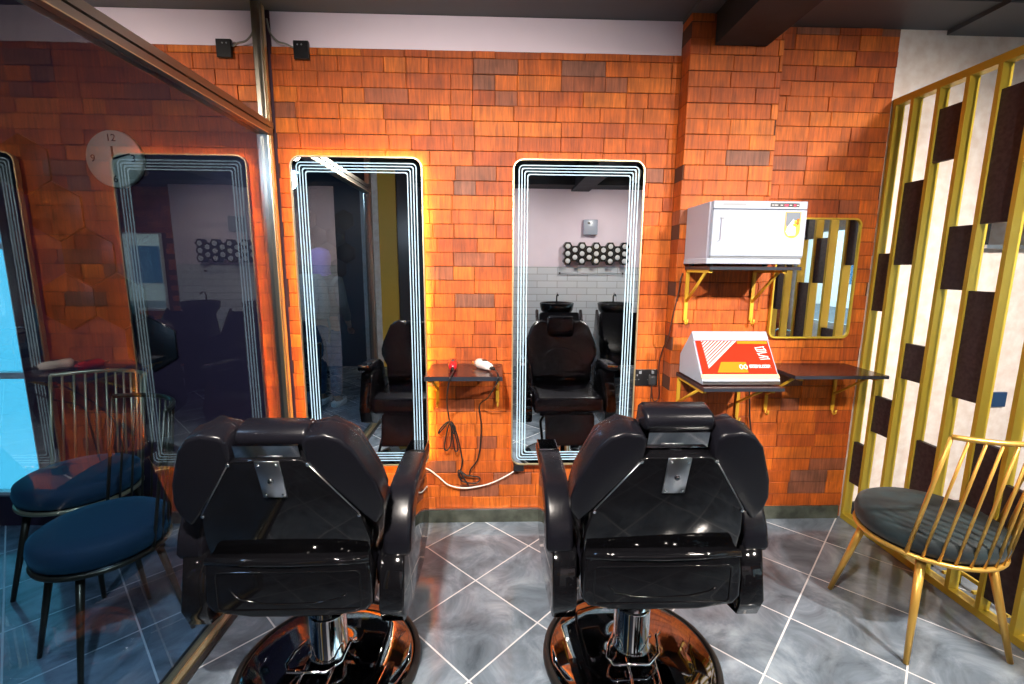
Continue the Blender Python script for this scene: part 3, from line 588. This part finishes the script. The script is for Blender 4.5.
_c = wire_chair('wire_chair', (-1.985, 2.140, 0), radians(182), BRASS, DARKM, VELVETB, 'navy velvet round chair behind the smoked glass, the farther one by the window', 'navy chairs behind the smoked glass')
_c.scale = (0.95, 0.95, 1.03)

# ------------------------------------------------------------------ barber chairs
UY = Vector((0, -0.28, 0.96)); BO = Vector((0, -0.22, 0.60)); UN = Vector((1, 0, 0)).cross(UY.normalized())
def bp_(poly, w0, w1, m, bev=0, seg=4, mb=None): return (mb or MB()).prism(poly, w0, w1, BO, (1, 0, 0), UY, m, bev, seg)
def bpt(x, s, w): return BO+Vector((x, 0, 0))+UY.normalized()*s+UN*w
def mir(poly): return [(-x, y) for x, y in reversed(poly)]
def barber_chair(loc, label, rz=0):
    root = empty('barber_chair', loc, label, 'barber chair', 'black barber chairs', rz)
    base = MB().lathe([(0.318, 0.010), (0.316, 0.026), (0.290, 0.040), (0.22, 0.054), (0.14, 0.062), (0.09, 0.066), (0.072, 0.078)], (0, 0, 0), CHROMED, 64).build('base', root)
    MB().lathe([(0.330, 0.001), (0.336, 0.008), (0.334, 0.022), (0.320, 0.032), (0.314, 0.030), (0.314, 0.001)], (0, 0, 0), RUBBER, 64).build('base_rim', base)
    MB().lathe([(0.074, 0.066), (0.074, 0.085), (0.066, 0.090), (0.066, 0.235), (0.062, 0.240), (0.056, 0.242), (0.056, 0.415)], (0, 0, 0), CHROME, 40).build('column', root)
    MB().tube([(-0.075, -0.02, 0.125), (-0.10, -0.06, 0.120), (-0.115, -0.10, 0.105), (-0.10, -0.125, 0.10), (0.03, -0.125, 0.095), (0.075, -0.09, 0.105), (0.085, -0.03, 0.125), (0.105, -0.01, 0.125)], 0.0065, CHROME, 10).tube([(-0.065, -0.03, 0.125), (0.065, -0.03, 0.125)], 0.006, CHROME, 8).build('foot_pump', root)
    MB().tube([(-0.045, -0.10, 0.10), (-0.05, -0.22, 0.085), (-0.052, -0.34, 0.075)], 0.0055, CHROME, 8).tube([(0.055, -0.10, 0.10), (0.045, -0.22, 0.085), (0.04, -0.34, 0.075)], 0.0055, CHROME, 8).box(-0.065, 0.055, -0.375, -0.335, 0.068, 0.080, RUBBER, 0.004, 3).build('pump_pedal', root)
    MB().box(-0.20, 0.20, -0.18, 0.20, 0.415, 0.455, SHELL, 0.01, 2).build('seat_frame', root)
    st = MB().box(-0.255, 0.255, -0.20, 0.31, 0.465, 0.585, LEATHER, 0.032, 5).build('seat', root)
    MB().tube([(-0.262, 0.30, 0.545), (-0.20, 0.312, 0.540), (0.0, 0.315, 0.528), (0.20, 0.312, 0.540), (0.262, 0.30, 0.545)], 0.004, LEATHER, 6).build('seat_piping', st)
    out = [(0.0, 0.345), (0.085, 0.345), (0.105, 0.450), (0.165, 0.468), (0.228, 0.425), (0.280, 0.290), (0.292, 0.222), (0.272, 0.150), (0.245, 0.10), (0.238, 0.0)]
    full = [(x, y) for x, y in out]+mir(out)[:-1]; full = full[::-1]
    bk = bp_(full, -0.115, -0.035, LEATHER, 0.026, 4).build('backrest', root)
    bp_([(x*0.72, y) for x, y in [(0.24, 0.04), (0.25, 0.12), (0.18, 0.20), (0.09, 0.235), (0, 0.245), (-0.09, 0.235), (-0.18, 0.20), (-0.25, 0.12), (-0.24, 0.04)]][::-1], -0.145, -0.105, LEATHER, 0.018, 4).build('lumbar_pad', bk)
    wing = [(0.100, 0.372), (0.098, 0.445), (0.115, 0.466), (0.165, 0.474), (0.205, 0.458), (0.237, 0.420), (0.286, 0.300), (0.300, 0.235), (0.296, 0.190), (0.275, 0.148), (0.262, 0.150), (0.226, 0.196)]
    for w, tg in ((wing[::-1], 'r'), (mir(wing)[::-1], 'l')):
        bp_(w, -0.070, 0.010, LEATHER, 0.022, 5).build('side_wing', bk)
        sg = 1 if tg == 'r' else -1
        MB().tube([bpt(sg*x, y, -0.006) for x, y in [(0.104, 0.43), (0.119, 0.461), (0.165, 0.469), (0.202, 0.453), (0.232, 0.416), (0.281, 0.300), (0.2955, 0.235), (0.291, 0.192)]], 0.0028, LEATHER, 6).build('wing_piping', bk)
    sh = [(-0.106, 0.382), (-0.090, 0.392), (0.090, 0.392), (0.106, 0.382), (0.226, 0.197), (0.243, 0.10), (0.247, -0.02), (-0.247, -0.02), (-0.243, 0.10), (-0.226, 0.197)]
    pn = bp_(sh[::-1], -0.035, 0.012, SHELL, 0.004, 2).build('back_panel', root)
    for sg in (-1, 1):
        MB().tube([bpt(sg*0.106, 0.382, 0.012), bpt(sg*0.226, 0.197, 0.012)], 0.0018, STEEL, 6).build('trim_strip', pn)
        for x, s_ in ((0.108, 0.378), (0.225, 0.190)):
            c = bpt(sg*x, s_, 0.013); MB().ball(c, 0.006, 0.004, 0.006, CHROME, 12).build('rivet', pn)
    # moulded lower shell
    lw = [(-0.240, 0.20), (0.240, 0.20), (0.250, 0.13), (0.252, 0.05), (0.230, 0.022), (0.12, 0.004), (-0.12, 0.004), (-0.230, 0.022), (-0.252, 0.05), (-0.250, 0.13)]
    ls = MB().prism(lw, 0.0, 0.07, (0, -0.205, 0.430), (1, 0, 0), (0, 0, 1), SHELL, 0.012, 3).build('lower_shell', root)
    MB().tube([(-0.242, -0.262, 0.622), (-0.12, -0.268, 0.620), (0, -0.270, 0.619), (0.12, -0.268, 0.620), (0.242, -0.262, 0.622)], 0.014, SHELL, 12).build('ridge', ls)
    g = [(x, z) for x, z in rrect(-0.215, 0.215, 0.463, 0.590, 0.014)]
    MB().tube([(x, -0.2755, z) for x, z in g], 0.0030, SHELL, 6, True).build('moulded_border', ls)
    MB().tube([(-0.17, -0.2755, 0.525), (-0.15, -0.2755, 0.500), (-0.08, -0.2755, 0.485), (0, -0.2755, 0.482), (0.08, -0.2755, 0.485), (0.15, -0.2755, 0.500), (0.17, -0.2755, 0.515)], 0.0028, SHELL, 6).build('moulded_arc', ls)
    for sg in (-1, 1):
        yz = [(-0.225, 0.62), (-0.262, 0.45), (-0.235, 0.385), (-0.05, 0.345), (0.12, 0.34), (0.275, 0.40), (0.305, 0.50), (0.215, 0.745), (0.02, 0.735), (-0.09, 0.69), (-0.125, 0.61)]
        x0 = 0.262 if sg > 0 else -0.340
        MB().prism(yz, 0, 0.078, (x0, 0, 0), (0, 1, 0), (0, 0, 1), SHELL, 0.008, 3).build('side_panel', root)
        ar = [(0.235, 0.764), (0.238, 0.795), (0.222, 0.802), (0.02, 0.800), (-0.10, 0.786), (-0.175, 0.748), (-0.215, 0.680), (-0.232, 0.620), (-0.222, 0.603), (-0.148, 0.606), (-0.135, 0.63), (-0.105, 0.690), (-0.03, 0.735), (0.08, 0.752)]
        x0 = 0.272 if sg > 0 else -0.360
        am = MB().prism(ar, 0, 0.088, (x0, 0, 0), (0, 1, 0), (0, 0, 1), LEATHER, 0.016, 4).build('armrest', root)
        MB().box(x0+0.006, x0+0.082, 0.135, 0.240, 0.790, 0.806, CHROMED, 0.003, 2).build('arm_cap', am)
    # headrest
    h0 = MB().prism([(-0.046, -0.128), (-0.018, -0.130), (-0.004, -0.036), (0.030, -0.033), (0.045, -0.022), (0.046, 0.010), (0.030, 0.026), (-0.030, 0.026), (-0.046, 0.010)], -0.100, 0.100, bpt(0, 0.478, -0.072), UN, UY, LEATHER, 0.012, 4).build('headrest', root)
    bp_([(-0.088, 0.402), (0.088, 0.402), (0.088, 0.455), (-0.088, 0.455)], -0.026, -0.019, CHROME).build('headrest_plate', h0)
    bp_([(-0.018, 0.30), (0.018, 0.30), (0.018, 0.420), (-0.018, 0.420)], -0.033, -0.026, CHROME).build('headrest_stem', h0)
    bk2 = bp_([(-0.033, 0.264), (0.033, 0.264), (0.033, 0.392), (-0.033, 0.392)], 0.012, 0.017, STEEL, 0.001, 1).build('bracket_plate', root)
    for x, s_ in ((-0.024, 0.275), (0.024, 0.275), (-0.024, 0.380), (0.024, 0.380)): MB().ball(bpt(x, s_, 0.018), 0.0045, 0.003, 0.0045, CHROME, 10).build('screw', bk2)
    MB().ball(bpt(0, 0.325, 0.019), 0.009, 0.007, 0.009, CHROMED, 14).build('screw', bk2)
    # footrest
    MB().box(-0.175, 0.175, -0.022, 0.022, -0.11, 0.11, LEATHER, 0.014, 4, Matrix.Translation((0, 0.350, 0.365)) @ Matrix.Rotation(radians(14), 4, 'X')).build('leg_rest', root)
    MB().tube([(-0.15, 0.24, 0.44), (-0.15, 0.32, 0.45)], 0.012, CHROME, 8).build('leg_rest_hinge', root)
    MB().tube([(0.15, 0.24, 0.44), (0.15, 0.32, 0.45)], 0.012, CHROME, 8).build('leg_rest_hinge', root)
    MB().tube([(-0.19, 0.15, 0.36), (-0.19, 0.36, 0.24), (-0.19, 0.52, 0.16), (-0.17, 0.56, 0.15), (0.17, 0.56, 0.15), (0.19, 0.52, 0.16), (0.19, 0.36, 0.24), (0.19, 0.15, 0.36)], 0.010, BLACKP, 10).box(-0.15, 0.15, 0.545, 0.60, 0.148, 0.165, BLACKP, 0.004, 2).tube([(-0.19, 0.15, 0.36), (-0.14, 0.1, 0.42)], 0.01, BLACKP, 8).tube([(0.19, 0.15, 0.36), (0.14, 0.1, 0.42)], 0.01, BLACKP, 8).build('foot_bar', root)
    return root
bc2 = barber_chair((0.518, 1.558, 0), 'black leather barber chair seen from behind, the right one of two')
bc1 = copy_tree(bc2); bc1.location = (-0.628, 1.555, 0); bc1['label'] = 'black leather barber chair seen from behind, the left one beside the smoked glass'
for ch in bc1.children:
    if ch.name.startswith('headrest'): ch.location = Vector(ch.location)+UY.normalized()*(-0.050)
    for pl in ch.children:
        if pl.name.startswith('headrest_plate'): pl.location = UY.normalized()*0.030+UN*0.022

# ------------------------------------------------------------------ things seen in the mirrors and through the glass
def hexpts(cx, cz, r, rot=0): return [(cx+r*cos(radians(60*k+rot)), cz+r*sin(radians(60*k+rot))) for k in range(6)]
root = empty('hexagon_rack', (0.97, YF+0.04, 1.54), 'black honeycomb rack with white round openings on the pink wall above the wash basins', 'rack')
hb = MB(); wh = MB()
for row in range(3):
    for c in range(9):
        if (row+c) % 1 == 0:
            x = 0.06+c*0.104; z = 0.055+row*0.105+(0.052 if c % 2 else 0)
            if row == 2 and c % 2: continue
            hb.prism(hexpts(x, z, 0.066), 0.0, 0.10, (0, 0.09, 0), (1, 0, 0), (0, 0, 1), BLACKP)
hb2 = hb
for row in range(3):
    for c in range(9):
        x = 0.06+c*0.104; z = 0.055+row*0.105+(0.052 if c % 2 else 0)
        if row == 2 and c % 2: continue
        wh.lathe([(0.036, 0.091), (0.034, 0.096)], (x, 0, z), PRINT, 16, 'Y')
hb.build('honeycomb', root); wh.build('openings', root)
# the honeycomb was made around y -0.01..0.09 of its base
for ch in root.children: pass
tag(MB().box(0.92, 0.94, YF+0.005, YF+0.05, 1.405, 1.43, BLACKP).box(1.86, 1.88, YF+0.005, YF+0.05, 1.405, 1.43, BLACKP).tube([(0.93, YF+0.04, 1.417), (1.87, YF+0.04, 1.417)], 0.006, STEEL, 8).build('towel_rail'), 'thin metal towel rail on the tiled wall under the honeycomb rack', 'towel rail')
q = empty('water_heater', (1.26, YF+0.002, 1.97), 'small white water heater on the pink wall', 'water heater')
MB().box(0, 0.20, 0.0, 0.10, 0, 0.215, WHITE, 0.01, 3).build('body', q); MB().box(0.05, 0.09, 0.10, 0.102, 0.15, 0.18, BLACKP).build('display', q)
def basin_unit(x, label):
    root = empty('wash_basin_chair', (x, YF+0.62, 0), label, 'wash basin', 'hair wash basins along the tiled wall')
    MB().lathe([(0.10, 0.0), (0.17, 0.03), (0.22, 0.11), (0.235, 0.20), (0.225, 0.205), (0.20, 0.12), (0.14, 0.05), (0.02, 0.04)], (0, 0, 0.82), SHELL, 32).build('basin', root)
    MB().lathe([(0.16, 0.001), (0.15, 0.03), (0.11, 0.10), (0.09, 0.82)], (0, 0, 0), SHELL, 28).build('pedestal', root)
    MB().tube([(0.02, -0.16, 0.95), (0.02, -0.17, 1.10), (0.02, -0.12, 1.15), (0.02, -0.04, 1.12)], 0.012, CHROME, 10).build('tap', root)
    MB().prism([(0.15, 0.35), (0.20, 0.90), (0.30, 0.92), (0.42, 0.55), (0.95, 0.50), (0.98, 0.38), (0.9, 0.34)], -0.26, 0.26, (0, 0, 0), (0, 1, 0), (0, 0, 1), LEATHER, 0.03, 4).build('seat', root)
    for s_ in (-1, 1): MB().prism([(0.12, 0.001), (0.10, 0.5), (0.22, 0.95), (0.45, 0.66), (0.85, 0.62), (0.88, 0.001)], 0.0, 0.04, (s_*0.29-0.02, 0, 0), (0, 1, 0), (0, 0, 1), SHELL, 0.01, 2).build('side_panel', root)
    return root
basin_unit(0.82, 'black hair wash basin with reclined seat under the left end of the honeycomb rack')
b2_ = basin_unit(1.62, 'black hair wash basin with reclined seat under the right end of the honeycomb rack')
# track spot lamps
def spot_fixture(i, loc, tgt, power, ang):
    d_ = (Vector(tgt)-Vector(loc)).normalized(); root = empty('track_spotlight', loc, SPL[i], 'spotlight', 'cream track spotlights under the black ceiling')
    q = d_.to_track_quat('Z', 'Y').to_matrix().to_4x4()
    c = MB(); c.lathe([(0.030, -0.13), (0.042, -0.125), (0.045, 0.0), (0.041, 0.0), (0.038, -0.02), (0.01, -0.03)], (0, 0, 0), mat('cream_lamp_body', (0.75, 0.68, 0.55), 0.4), 24)
    bmesh.ops.transform(c.bm, matrix=q, verts=c.bm.verts); c.build('lamp_body', root)
    MB().tube([(0, 0, 0)+Vector(d_*-0.08) if False else tuple(d_*-0.08), (d_.x*-0.08, d_.y*-0.08, ZC-loc[2]-0.012)], 0.008, BLACKP, 8).box(-0.05+d_.x*-0.08, 0.05+d_.x*-0.08, -0.05+d_.y*-0.08, 0.05+d_.y*-0.08, ZC-loc[2]-0.02, ZC-loc[2]-0.0005, BLACKP, 0.003, 2).build('mount', root)
    l = bpy.data.lights.new('spot_lamp', 'SPOT'); l.energy = power; l.spot_size = radians(ang); l.spot_blend = 0.9; l.shadow_soft_size = 0.05; l.color = WARM
    lo = bpy.data.objects.new('spot_lamp', l); COL.objects.link(lo); lo.parent = root; lo.rotation_euler = d_.to_track_quat('-Z', 'Y').to_euler(); lo.location = d_*0.012
SPL = ['cream spotlight aimed at the small clipper shelf', 'cream spotlight aimed at the brick column', 'cream spotlight aimed at the gold wire chair', 'cream spotlight aimed at the navy end of the back wall', 'cream spotlight aimed at the wash basins', 'cream spotlight over the left barber chair']
for i, (a, c, pw, ang) in enumerate(SPOTS): spot_fixture(i, a, c, pw, ang)
# clock and hexagon panels beyond the glass
root = empty('wall_clock', (-1.95, DW-0.03, 2.03), 'round pale wall clock beyond the smoked glass', 'clock')
MB().lathe([(0.135, 0.0), (0.14, 0.008), (0.14, 0.026), (0.13, 0.030)], (0, 0, 0), mat('clock_face', (0.55, 0.52, 0.36), 0.4), 40, 'Y').build('face', root)
for k, t_ in ((0, '12'), (3, '3'), (6, '6'), (9, '9')):
    a = radians(90-30*k); text_mesh('numeral', t_, 0.05, XZ(0.10*cos(a), -0.001, 0.10*sin(a)), BLACKP, root)
MB().box(-0.004, 0.004, -0.004, 0, 0, 0.06, BLACKP).prism([(0, -0.004), (0.085, 0.02), (0.084, 0.027), (0, 0.004)], 0, 0.004, (0, 0, 0), (1, 0, 0), (0, 0, 1), BLACKP).build('hands', root)
def hexcluster(cells, y, face, lab):
    x0, z0 = cells[0]; root = empty('honeycomb_wall_art', (x0, y, z0), lab, 'wall art')
    for x, z in cells:
        MB().prism(hexpts(x-x0, z-z0, 0.150, 30), 0, 0.015 if face > 0 else 0.015, (0, 0 if face > 0 else 0.015, 0), (1, 0, 0), (0, 0, 1), HEXB, 0.002, 1).build('hexagon', root)
hx, hz = 0.268, 0.2325
hexcluster([(-2.42+hx*i+(hx/2 if j % 2 else 0), 2.0-hz*j) for i, j in [(0, 0), (0, 1), (1, 2), (1, 3), (0, 3), (2, 4)] if True], DW-0.001, 1, 'black hexagon cluster beyond the smoked glass, beside the teal window')
hexcluster([(-3.0+hx*i+(hx/2 if j % 2 else 0), 2.15-hz*j) for i, j in [(0, 0), (1, 0), (1, 1), (2, 1), (1, 2), (2, 2), (3, 2), (2, 3), (3, 0)]], YF+0.002, -1, 'black hexagon cluster on the navy wall seen in the left lit mirror')
l = bpy.data.lights.new('side_room_fill', 'POINT'); l.energy = 30; l.shadow_soft_size = 0.08; l.color = (0.75, 0.85, 1.0)  # unseen fill light, added to brighten the person and chairs beyond the glass
root = empty('added_pendant', (-1.75, 0.95, 2.30), 'added white pendant, an unseen fill light for the room beyond the smoked glass', 'lamp')
lo = bpy.data.objects.new('side_room_fill', l); COL.objects.link(lo); lo.parent = root; lo.location = (0, 0, -0.10)
MB().lathe([(0.02, 0.05), (0.09, 0.0), (0.10, -0.03), (0.097, -0.03), (0.02, 0.045)], (0, 0, 0), WHITE, 24).build('shade', root); MB().tube([(0, 0, 0.05), (0, 0, 0.56)], 0.004, BLACKP, 6).build('cable', root)

# ------------------------------------------------------------------ person seen in the left mirror
def skinned(name, verts, edges, radii, m, parent=None, sub=2, rootv=0):
    me = bpy.data.meshes.new(name); me.from_pydata([tuple(v) for v in verts], edges, []); o = bpy.data.objects.new(name, me); COL.objects.link(o)
    sk = o.modifiers.new('skin', 'SKIN'); ss = o.modifiers.new('sub', 'SUBSURF'); ss.levels = sub; ss.render_levels = sub
    for i, r in enumerate(radii):
        v = me.skin_vertices[0].data[i]; v.radius = r if isinstance(r, tuple) else (r, r); v.use_root = (i == rootv)
    bpy.context.view_layer.update()
    m2 = bpy.data.meshes.new_from_object(o.evaluated_get(bpy.context.evaluated_depsgraph_get())); bpy.data.objects.remove(o)
    for p in m2.polygons: p.use_smooth = True
    m2.materials.clear(); m2.materials.append(m); q = bpy.data.objects.new(name, m2); COL.objects.link(q)
    if parent: q.parent = parent
    return q
SKIN = mat('skin', (0.45, 0.25, 0.17), 0.5); JEANS = noise_mix(mat('blue_denim', (0.03, 0.09, 0.2), 0.8), (0.02, 0.07, 0.16), (0.04, 0.13, 0.26), 30)
GREYJ = mat('grey_jacket', (0.13, 0.13, 0.12), 0.8); PURP = mat('purple_headscarf', (0.36, 0.20, 0.48), 0.8)
root = empty('person', (-1.82, 0.12, 0), 'person in a purple headscarf, grey jacket and jeans, seen in the left mirror', 'person', None, radians(188))
# local +Y is the facing direction
V = [(0, 0, 0.92), (0, 0, 1.08), (0, 0.01, 1.25), (0, 0, 1.36), (0, 0.015, 1.43), (0, 0.02, 1.50), (0, 0.03, 1.58),
     (-0.09, 0, 0.86), (-0.10, 0.01, 0.48), (-0.10, -0.02, 0.09), (-0.10, 0.10, 0.035), (0.09, 0, 0.86), (0.10, 0.05, 0.48), (0.10, 0.04, 0.09), (0.10, 0.16, 0.035),
     (-0.17, 0, 1.34), (-0.22, -0.01, 1.08), (-0.21, 0.12, 0.90), (-0.20, 0.18, 0.84), (0.17, 0, 1.34), (0.22, -0.01, 1.08), (0.21, 0.10, 0.88), (0.20, 0.15, 0.81)]
Eg = [(0, 1), (1, 2), (2, 3), (3, 4), (4, 5), (5, 6), (0, 7), (7, 8), (8, 9), (9, 10), (0, 11), (11, 12), (12, 13), (13, 14), (3, 15), (15, 16), (16, 17), (17, 18), (3, 19), (19, 20), (20, 21), (21, 22)]
Rr = [(0.15, 0.10), (0.13, 0.09), (0.155, 0.10), (0.12, 0.075), 0.05, (0.075, 0.085), (0.075, 0.09), 0.085, 0.055, 0.038, 0.035, 0.085, 0.055, 0.038, 0.035, 0.055, 0.042, 0.030, 0.022, 0.055, 0.042, 0.030, 0.022]
body = skinned('body', V, Eg, Rr, SKIN, root)
for sx in (-1, 1):
    o0 = V[18] if sx < 0 else V[22]
    for k in range(4):
        MB().tube([(o0[0]+(k-1.5)*0.016, o0[1], o0[2]-0.01), (o0[0]+(k-1.5)*0.018, o0[1]+0.030, o0[2]-0.045), (o0[0]+(k-1.5)*0.016, o0[1]+0.018, o0[2]-0.078+abs(k-1.2)*0.006)], 0.0085, SKIN, 8, r1=0.006).build('finger', body)
    MB().tube([(o0[0]-sx*0.02, o0[1]+0.005, o0[2]+0.01), (o0[0]-sx*0.042, o0[1]+0.03, o0[2]-0.02), (o0[0]-sx*0.040, o0[1]+0.04, o0[2]-0.05)], 0.0095, SKIN, 8, r1=0.007).build('thumb', body)
MB().ball((0, 0.125, 1.545), 0.012, 0.018, 0.02, SKIN).build('nose', body)
MB().box(-0.022, 0.022, 0.108, 0.118, 1.505, 1.513, mat('lips', (0.4, 0.1, 0.1), 0.5), 0.003, 2).build('mouth', body)
for sx in (-1, 1): MB().ball((sx*0.03, 0.108, 1.572), 0.012, 0.008, 0.007, BLACKP, 10).build('eye', body)
skinned('jeans', [(0, 0, 0.97), (0, 0, 0.90), (-0.092, 0, 0.84), (-0.10, 0.012, 0.48), (-0.10, -0.015, 0.10), (0.092, 0, 0.84), (0.10, 0.05, 0.48), (0.10, 0.045, 0.10)], [(0, 1), (1, 2), (2, 3), (3, 4), (1, 5), (5, 6), (6, 7)], [(0.16, 0.11), (0.16, 0.115), 0.10, 0.072, 0.058, 0.10, 0.072, 0.058], JEANS, root, rootv=1)
skinned('jacket', [(0, 0, 0.90), (0, 0, 1.08), (0, 0.01, 1.25), (0, 0, 1.36), (-0.17, 0, 1.345), (-0.225, -0.01, 1.08), (-0.215, 0.11, 0.92), (0.17, 0, 1.345), (0.225, -0.01, 1.08), (0.215, 0.09, 0.90), (0, 0.012, 1.42)], [(0, 1), (1, 2), (2, 3), (3, 4), (4, 5), (5, 6), (3, 7), (7, 8), (8, 9), (3, 10)], [(0.18, 0.125), (0.165, 0.12), (0.185, 0.125), (0.14, 0.095), 0.07, 0.058, 0.045, 0.07, 0.058, 0.045, 0.065], GREYJ, root, rootv=2)
MB().lathe([(0.085, 1.36), (0.105, 1.40), (0.090, 1.46), (0.103, 1.54), (0.108, 1.60), (0.085, 1.66), (0.03, 1.685)], (0, -0.005, 0), PURP, 24).build('headscarf', root)
for k, (x, y) in enumerate(((-0.10, 0.05), (0.10, 0.11))):
    MB().prism([(-0.045, 0), (-0.05, -0.11), (0.0, -0.14), (0.045, -0.11), (0.042, 0.08), (0.02, 0.13), (-0.02, 0.13), (-0.042, 0.08)][::-1], 0.001, 0.062, (x, y, 0), (1, 0, 0), (0, 1, 0), mat('white_shoe', (0.75, 0.75, 0.75), 0.5), 0.012, 3).build('shoe', root)
root = empty('backpack', (-1.82, 0.12, 0), 'grey backpack with hanging straps on the back of the person in the purple headscarf', 'backpack', None, radians(188))
BPK = mat('grey_canvas', (0.24, 0.25, 0.23), 0.8)
MB().prism([(-0.15, 0.98), (0.15, 0.98), (0.17, 1.10), (0.14, 1.34), (0.08, 1.42), (-0.08, 1.42), (-0.14, 1.34), (-0.17, 1.10)], 0.14, 0.29, (0, 0, 0), (1, 0, 0), (0, 0, 1), BPK, 0.04, 4).build('body', root)
MB().prism([(-0.11, 1.00), (0.11, 1.00), (0.12, 1.10), (0.10, 1.20), (-0.10, 1.20), (-0.12, 1.10)], 0.29, 0.33, (0, 0, 0), (1, 0, 0), (0, 0, 1), BPK, 0.015, 3).build('pocket', root)
for sx in (-1, 1): MB().tube([(sx*0.12, -0.16, 1.02), (sx*0.15, -0.17, 0.90), (sx*0.13, -0.16, 0.72)], 0.012, BPK, 8).build('strap', root)
# teal waiting chairs and street beyond the shop window, as the gold mirror shows them
def teal_chair(x, y, rz, label):
    root = empty('waiting_chair', (x, y, 0), label, 'chair', 'teal waiting chairs by the shop window', rz)
    MB().box(-0.28, 0.28, -0.26, 0.26, 0.34, 0.46, TEAL, 0.03, 4).build('seat', root)
    MB().prism([(0.20, 0.46), (0.26, 0.95), (0.33, 0.96), (0.29, 0.40)], -0.28, 0.28, (0, 0, 0), (0, 1, 0), (0, 0, 1), TEAL, 0.02, 3).build('backrest', root)
    for s_ in (-1, 1): MB().tube([(s_*0.31, -0.25, 0.012), (s_*0.31, -0.25, 0.62), (s_*0.31, -0.18, 0.66), (s_*0.31, 0.22, 0.66), (s_*0.31, 0.30, 0.60), (s_*0.31, 0.30, 0.012), (s_*0.31, -0.2, 0.012)], 0.011, CHROME, 8).tube([(s_*0.27, 0.0, 0.38), (s_*0.31, 0.0, 0.38), (s_*0.31, -0.25, 0.38)], 0.011, CHROME, 8).build('arm_frame', root)
    return root
teal_chair(2.75, -1.1, radians(200), 'teal leather chair with chrome arms, the one nearer the wash basins')
teal_chair(3.75, -1.0, radians(165), 'teal leather chair with chrome arms, the one nearer the right wall')
root = empty('apartment_building', (6.0, -16, 0), 'pale apartment building across the street, seen through the shop window', 'building')
MB().box(-12, 12, -1, 0, -0.09, 14, mat('pale_render', (0.72, 0.68, 0.62), 0.8)).build('wall', root)
for i in range(7):
    for j in range(4):
        f = MB().box(-8+i*2.4, -6.8+i*2.4, 0.0, 0.05, 0.7+j*2.9, 2.3+j*2.9, mat('blue_window', (0.05, 0.16, 0.28), 0.1)).build('window', root)
struct(MB().box(-20, 24, -18.0, -2.1, -0.5, -0.1, mat('street_asphalt', (0.16, 0.17, 0.18), 0.9)), 'trim_9')

# second facade, across the side street
root = empty('apartment_building', (14.5, -3.0, 0), 'white apartment building with teal windows, seen beyond the right wall window', 'building')
MB().box(0, 1, -12, 10, -0.09, 13, mat('white_render', (0.85, 0.83, 0.8), 0.8)).build('wall', root)
for i in range(9):
    for j in range(4): MB().box(-0.05, 0.0, -11+i*2.2, -9.9+i*2.2, 0.9+j*2.8, 2.3+j*2.8, MATS['blue_window']).build('window', root)
struct(MB().box(4.7, 24, -2.09, 12, -0.5, -0.1, MATS['street_asphalt']), 'trim_10')
